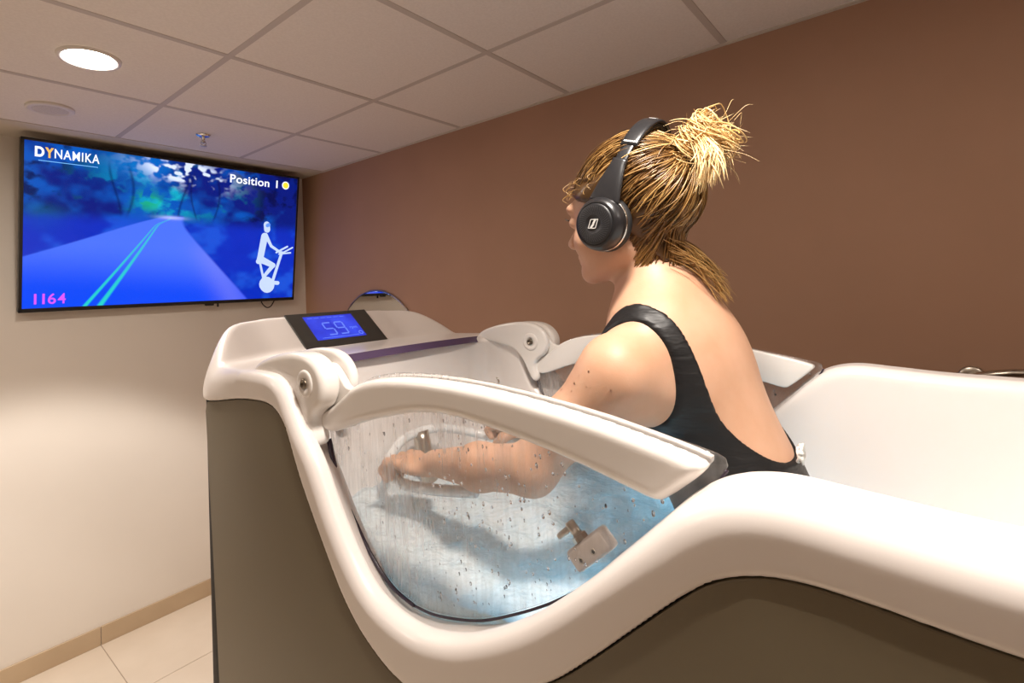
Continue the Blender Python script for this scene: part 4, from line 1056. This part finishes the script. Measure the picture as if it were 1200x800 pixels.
for k in range(2100):
    # roots all over the scalp, denser along the hairline and the nape
    u_ = rs.random()
    az = rs.uniform(-PI, PI)
    if u_ < .5:      # hairline
        s_ = math.sin(az); c_ = math.cos(az)                     # c_=1 front, -1 back
        el = (.62 if c_ > .35 else (.62*(c_+.5)/.85 if c_ > -.5 else 0))
        el = np.interp(c_, [-1, -.6, -.2, .15, .45, 1], [-.86, -.84, -.36, .12, .40, .52])+rs.normal(0, .05)
    else: el = rs.uniform(-.6, 1.2); s_ = math.sin(az); c_ = math.cos(az)
    if el < np.interp(c_, [-1, -.6, -.2, .15, .45, 1], [-1.0, -.95, -.50, .0, .32, .42]): continue
    d0 = np.array([s_*math.cos(el), c_*math.cos(el), math.sin(el)])
    ang = math.acos(np.clip(d0@bl, -1, 1))
    if ang < .35: continue
    side = np.cross(d0, bl); side /= np.linalg.norm(side)+1e-9
    n = 11; w_ph = rs.uniform(0, 6.28); w_am = rs.normal(0, .035); lift = rs.uniform(.008, .014)+(.006 if rs.random() < .10 else 0)
    pts = []; bend = rs.normal(0, .10)
    for i in range(n):
        t = i/(n-1)*(1-.02*rs.random()); d = (d0*math.sin((1-t)*ang)+bl*math.sin(t*ang))/math.sin(ang)
        d = d+side*(bend*math.sin(PI*t)+w_am*math.sin(7*t+w_ph)); d /= np.linalg.norm(d)
        r_, c3 = head_r(d) if i % 2 == 0 or i == n-1 else (None, None)
        pts.append((d, r_))
    P = []
    for i, (d, r_) in enumerate(pts):
        if r_ is None: r_ = (pts[i-1][1]+pts[min(i+1, n-1)][1])/2
        t = i/(n-1); c3 = np.array([0, -.015, .030])
        P.append(HO+RH @ (c3+d*(r_+lift*(.55+.6*math.sin(PI*min(1, t*1.1)))+.010*t**3)))
    hi_ = rs.random(); v = rs.choice([.35, .8, 1.2, 1.7, 2.1], p=[.30, .28, .22, .13, .07])
    S.append((cr(P, 2), rs.uniform(.0005, .0015), v, v+rs.uniform(.0, .6)))
for k in range(260):     # short hair swept up from the nape
    x_ = rs.normal(0, .026); z_ = rs.uniform(-.088, -.03); q, g = on_body(HO+RH @ np.array([x_, -.10, z_]), .004, H, 4)
    q2, g2 = on_body(HO+RH @ np.array([x_*.8+rs.normal(0, .006), -.125, z_+.032]), .009, H, 4); q3, g3 = on_body(HO+RH @ np.array([x_*.6+rs.normal(0, .008), -.14, z_+.065]), .014, H, 4)
    S.append((cr([q, q2, q3], 4), rs.uniform(.0006, .0016), rs.uniform(.3, 1.2), rs.uniform(.6, 1.8)))
for k in range(420):
    sg = rs.choice([-1, 1]); y_ = rs.uniform(-.085, -.022); z_ = rs.uniform(-.082, .0)+.3*(y_+.05)*-1
    q, g = on_body(HO+RH @ np.array([sg*.07, y_, z_]), .003, H, 4)
    q2, g2 = on_body(HO+RH @ np.array([sg*.066, y_-.035, z_+.022+rs.normal(0, .004)]), .008, H, 4); q3, g3 = on_body(HO+RH @ np.array([sg*.05, y_-.070, z_+.055+rs.normal(0, .007)]), .013, H, 4)
    S.append((cr([q, q2, q3], 4), rs.uniform(.0006, .0016), rs.uniform(.2, 1.3), rs.uniform(.5, 1.9)))
strands('hair_locks', S, hair_o)
# the bun: loops round its middle, then ends that stick out, and a hanging lock
S = []; ex = RH @ np.array([1, 0, 0]); axb = RH @ (np.array([0, -.80, .60])); eyb = np.cross(axb, ex); BC = BUN+axb*.012
for k in range(420):
    r0 = rs.uniform(.008, .034); ph = rs.uniform(0, 2*PI); ln = rs.uniform(1.8, 4.6); hgt = rs.uniform(-.018, .022); til = rs.normal(0, .45, 2); P = []
    for i in range(12):
        th = ph+ln*i/11; rr_ = r0*(1+.25*math.sin(2.3*th+ph)); hh = hgt+r0*(til[0]*math.cos(th)+til[1]*math.sin(th))
        P.append(BC+ex*rr_*math.cos(th)*1.05+eyb*rr_*math.sin(th)*1.15+axb*hh)
    S.append((cr(P, 2), rs.uniform(.0006, .0015), rs.uniform(1.6, 2.6), rs.uniform(2.2, 3)))
for k in range(110):
    th = rs.uniform(0, 2*PI); d = ex*math.cos(th)+eyb*math.sin(th)+axb*rs.uniform(-.1, .9); d /= np.linalg.norm(d); L = abs(rs.normal(.014, .009))+.006
    a = BC+d*rs.uniform(.012, .024); sd = np.cross(d, rs.normal(0, 1, 3)); sd /= np.linalg.norm(sd)
    P = [a, a+d*L*.5+sd*L*.15, a+d*L+sd*L*.4+np.array([0, 0, -.15*L]), a+d*L*1.35+sd*L*.9+np.array([0, 0, -.35*L])]
    S.append((cr(P, 4), rs.uniform(.0003, .0008), 2.3, 3))
for k in range(230):      # lock falling from the bun to the left
    a = BC+ex*rs.normal(-.018, .007)+axb*rs.uniform(-.01, .012); e_ = np.array([rs.normal(-.030, .008), rs.normal(-.012, .009), -rs.uniform(.035, .082)])
    P = [a, a+np.array([-.014, -.010, -.004])+e_*.3, a+np.array([-.010, -.012, 0])+e_*.7, a+e_+np.array([rs.normal(0, .005), -.006, 0])]
    S.append((cr(P, 4), rs.uniform(.0004, .0011), 2.4, 3))
strands('hair_bun', S, hair_o)
# hair tie under the bun
bm = bmesh.new(); P = [Vector(BUN-axb*.014+ex*.015*math.cos(t)+eyb*.015*math.sin(t)) for t in np.linspace(0, 2*PI, 25)]; add_tube(bm, P, .003, 8, False); bm_obj('hair_tie', bm, M_plastic, hair_o)
# wisps: frizz over the forehead and temples, nape tail, fly-aways
S = []
for k in range(95):
    az = rs.uniform(-1.5, 1.5); el = rs.uniform(.30, 1.0); d = np.array([math.sin(az)*math.cos(el), math.cos(az)*math.cos(el), math.sin(el)])
    r_, c3 = head_r(d); r_ += .010; a = c3+d*r_; tn = np.array([rs.normal(0, .6), .5, -.55]) if el < .62 else np.array([rs.normal(0, .5), -.9, .2])
    L = rs.uniform(.010, .026) if el < .62 else rs.uniform(.025, .045)
    P = [a, a+d*.008+tn*L*.4, a+d*.012+tn*L*.8+np.array([0, 0, -.004]), a+d*.010+tn*L+np.array([rs.normal(0, .01), -.006, -.008])]
    S.append((cr([HO+RH @ p for p in P], 4), rs.uniform(.0003, .0007), .8, 1.8))
strands('hair_wisps', S, hair_o); S = []
for k in range(90):      # tail on the nape
    a = np.array(W_(rs.normal(-.004, .022), -2.806, 1.690+rs.uniform(-.012, .03))); e_ = np.array(W_(rs.normal(.030, .014), -2.862-rs.uniform(-.004, .010), 1.612+rs.uniform(-.004, .05)))
    mid = (a+e_)/2+np.array([rs.normal(0, .008), -.004-rs.uniform(0, .010), rs.normal(0, .006)])
    S.append((cr([a, a*.6+mid*.4+np.array([0, -.006, 0]), mid, e_], 5), rs.uniform(.0004, .0010), .9, 2.0))
strands('hair_tail', S, hair_o); S = []
for k in range(26):
    a = BC+rs.normal(0, .018, 3); d = rs.normal(0, 1, 3)+axb*1.0; d /= np.linalg.norm(d); sd = rs.normal(0, 1, 3); L = rs.uniform(.03, .06)
    S.append((cr([a, a+d*L*.5, a+d*L*.85+sd*.008, a+d*L+sd*.016+np.array([0, 0, -.008])], 5), .00032, 2.2, 2.8))
strands('fly_away_hair', S, hair_o); S = []
for s in (-1, 1):
    S = []
    for k in range(9):
        q = s*(.022+.0022*k); a = HO+RH @ np.array([q, .0925-.0006*k, .027]); S.append((cr([a, a+RH @ np.array([s*.001, .005, .000]), a+RH @ np.array([s*.003, .009, .004])], 4), .0005, 0, 0))
    strands('eyelashes', S, hair_o)
for s in (-1, 1):
    bm = bmesh.new(); c = Vector(hp(s*.031, .0795, .021)); bmesh.ops.create_uvsphere(bm, u_segments=20, v_segments=14, radius=.0125, matrix=Matrix.Translation(c)); bm_obj('eye', bm, mat('eye_white', (.8, .78, .76), .15), woman)
    bm = bmesh.new(); add_lathe(bm, Vector(hp(s*.031, .0795, .021)), Vector(RH @ np.array([0, 1, -.05])), [(.0055, .0112), (.0025, .0124), (0, .0127)], 20, False); bm_obj('iris', bm, mat('iris', (.05, .09, .12), .1), woman)

# ------------------------------------------------------------------ headphones
hph = empty('headphones', tuple(HO), 'black over-ear headphones with a padded band on the head of the woman', 'headphones')
M_hp = noise_bump(mat('headphone_shell', (.014, .014, .016), .30, spec=.6), 500, .0002, .15)
M_hpm = mat('headphone_matt', (.010, .010, .011), .6); M_silver = mat('silver_trim', (.62, .60, .56), .25, 1); M_mark = mat('pale_print', (.72, .72, .70), .5)
def L2(x, y, z): return Vector(hp(x, y, z))
def cup(s):
    ax = Vector(RH @ np.array([s, .10, -.02])).normalized()
    c0 = L2(s*.070, -.005, -.004)
    bm = bmesh.new(); add_lathe(bm, c0, ax, [(.026, .004), (.041, .004), (.0445, .010), (.043, .018), (.040, .0205)], 56, False); cu_ = bm_obj('ear_pad', bm, M_hpm, hph)
    bm = bmesh.new(); add_lathe(bm, c0, ax, [(.0425, .0200), (.0440, .0215), (.0425, .0232)], 64, False); bm_obj('silver_ring', bm, M_silver, hph)
    bm = bmesh.new(); add_lathe(bm, c0, ax, [(.0415, .0225), (.0430, .028), (.0415, .036), (.037, .0425), (.0335, .0450), (.0325, .0440)], 64, False); sh = bm_obj('ear_cup', bm, M_hp, hph)
    M_gr = mat('ear_grille', (.012, .012, .014), .45)
    bm = bmesh.new(); add_lathe(bm, c0, ax, [(.0325, .0440), (.0315, .0462), (.029, .0470), (.0135, .0485), (.013, .0478), (0, .0480)], 64, False); gr = bm_obj('ear_grille', bm, M_gr, sh)
    # fine radial rows of perforations on the outer plate
    x_, y_, _ = frame_to(ax); bm = bmesh.new()
    for ring in range(8):
        rad = .0150+.0018*ring
        for k in range(44):
            th = 2*PI*k/44+ring*.03; p = c0+ax*(.0488-.00008*(ring)*1.0-.00095*(ring/7.))+x_*rad*math.cos(th)+y_*rad*math.sin(th)
            add_box(bm, p, (.0009, .0009, .0004), Matrix((x_, y_, ax)).transposed())
    o_ = bm_obj('perforations', bm, mat('perforation', (.07, .07, .075), .5), sh, False); o_['kind'] = 'stuff'
    # emblem: a slanted square frame with a diagonal stroke
    up = (Vector(RH @ np.array([0, .0, 1]))-ax*ax.z*0).normalized(); up = (up-ax*up.dot(ax)).normalized(); sd = ax.cross(up)*s
    ct = math.cos(math.radians(-12)); st_ = math.sin(math.radians(-12)); e1 = (sd*ct+up*st_); e2 = (up*ct-sd*st_)
    def bar(p, q, wd, bm):
        p = Vector(p); q = Vector(q); d = (q-p); L = d.length; d.normalize(); n_ = Vector((-d.y, d.x)); cs = [p+n_*wd, q+n_*wd, q-n_*wd, p-n_*wd]
        lo_ = [bm.verts.new(c0+ax*.0482+e1*v.x+e2*v.y) for v in cs]; hi_ = [bm.verts.new(c0+ax*.0491+e1*v.x+e2*v.y) for v in cs]
        bm.faces.new(hi_); bm.faces.new(lo_[::-1])
        for i in range(4): bm.faces.new((lo_[i], lo_[(i+1) % 4], hi_[(i+1) % 4], hi_[i]))
    bm = bmesh.new(); a = .0066; h2 = .0068; sk = .0022
    Q = [(-a-sk, -h2), (a-sk, -h2), (a+sk, h2), (-a+sk, h2)]
    for i in range(4): bar(Q[i], Q[(i+1) % 4], .00055, bm)
    bar((-a*.35-sk, -h2), (a*.1+sk*.2, h2*.0), .0016, bm); bar((a*.0, 0), (a*.35+sk, h2), .0016, bm)
    bm_obj('emblem', bm, M_mark, sh, False)
    return c0, ax
(cL, aL), (cR, aR) = cup(-1), cup(1)
# band: an arch over the crown leaning back, slider arms down to the cups
upb = np.array([0, -.42, .908])
def arch(t, off=0):      # t from 0 (left cup) over 1 (right cup)
    th = PI*(1-t); a_ = .102+off; h_ = .168+off
    return L2(a_*math.cos(th)*(1-.08*math.sin(th)), -.005+upb[1]*h_*math.sin(th)*1.0, .006+upb[2]*h_*math.sin(th))
def strip(name, t0, t1, wd, th_, m_, off=0, n=40, par=None):
    bm = bmesh.new(); rows = []; fb = Vector(RH @ np.array([0, .908, .42]))
    for i in range(n+1):
        t = t0+(t1-t0)*i/n; p = arch(t, off); q = (arch(min(t+.01, 1), off)-arch(max(t-.01, 0), off)).normalized(); o_ = q.cross(fb).normalized()
        if (p-L2(0, -.03, .03)).dot(o_) < 0: o_ = -o_
        w2 = wd(t)/2 if callable(wd) else wd/2; h2 = th_(t)/2 if callable(th_) else th_/2; ring = []
        for k in range(14):
            a = 2*PI*k/14; cx_, cy_ = math.cos(a), math.sin(a)
            cx_ = math.copysign(abs(cx_)**.5, cx_); cy_ = math.copysign(abs(cy_)**.8, cy_); ring.append(bm.verts.new(p+fb*cx_*w2+o_*cy_*h2))
        rows.append(ring)
    for a, b2 in zip(rows, rows[1:]):
        for k in range(14): bm.faces.new((a[k], a[(k+1) % 14], b2[(k+1) % 14], b2[k]))
    bm.faces.new(rows[0]); bm.faces.new(rows[-1]); return bm_obj(name, bm, m_, par or hph)
band = strip('headband', .245, .755, lambda t: .030, lambda t: .0075, M_hp)
strip('band_pad', .32, .68, .026, .010, M_hpm, -.0075, par=band)
for s, (a, b2) in ((-1, (.16, .26)), (1, (.74, .84))):
    strip('slider_arm', a, b2, .021, .0045, M_hp, 0, 14)
    ya = (.045, .185) if s < 0 else (.815, .955)
    strip('cup_yoke', ya[0], ya[1], (lambda t: .026+.028*(1-min(1, abs((t if t < .5 else 1-t)-.045)/.12))), .0085, M_hp, .002, 18)
# small pale lettering rows and logo on the band
def on_band(t, v, lift=.0045):
    p = arch(t); fb = Vector(RH @ np.array([0, .908, .42])); q = (arch(t+.01)-arch(t-.01)).normalized(); o_ = q.cross(fb).normalized()
    if (p-L2(0, -.03, .03)).dot(o_) < 0: o_ = -o_
    return p+fb*v+o_*lift, q, fb, o_
bm = bmesh.new()
for k in range(8):
    p, q, fb, o_ = on_band(.258, -.011+.0028*k, .0042); add_box(bm, p, (.0018, .0030, .0006), Matrix((fb, q, o_)).transposed())
o_x = bm_obj('band_lettering', bm, M_mark, band, False); o_x['kind'] = 'stuff'
bm = bmesh.new()
for (t, v, a, b3) in ((.462, 0, .0012, .012), (.478, 0, .0012, .012), (.470, -.006, .008, .0012), (.470, .006, .008, .0012), (.470, 0, .0022, .011)):
    p, q, fb, o_ = on_band(t, v, .0042); add_box(bm, p, (a, b3, .0006), Matrix((q, fb, o_)).transposed())
for k in range(9):
    p, q, fb, o_ = on_band(.492+.0085*k, 0, .0042); add_box(bm, p, (.0022, .006, .0006), Matrix((q, fb, o_)).transposed())
o_x = bm_obj('band_lettering', bm, M_mark, band, False); o_x['kind'] = 'stuff'
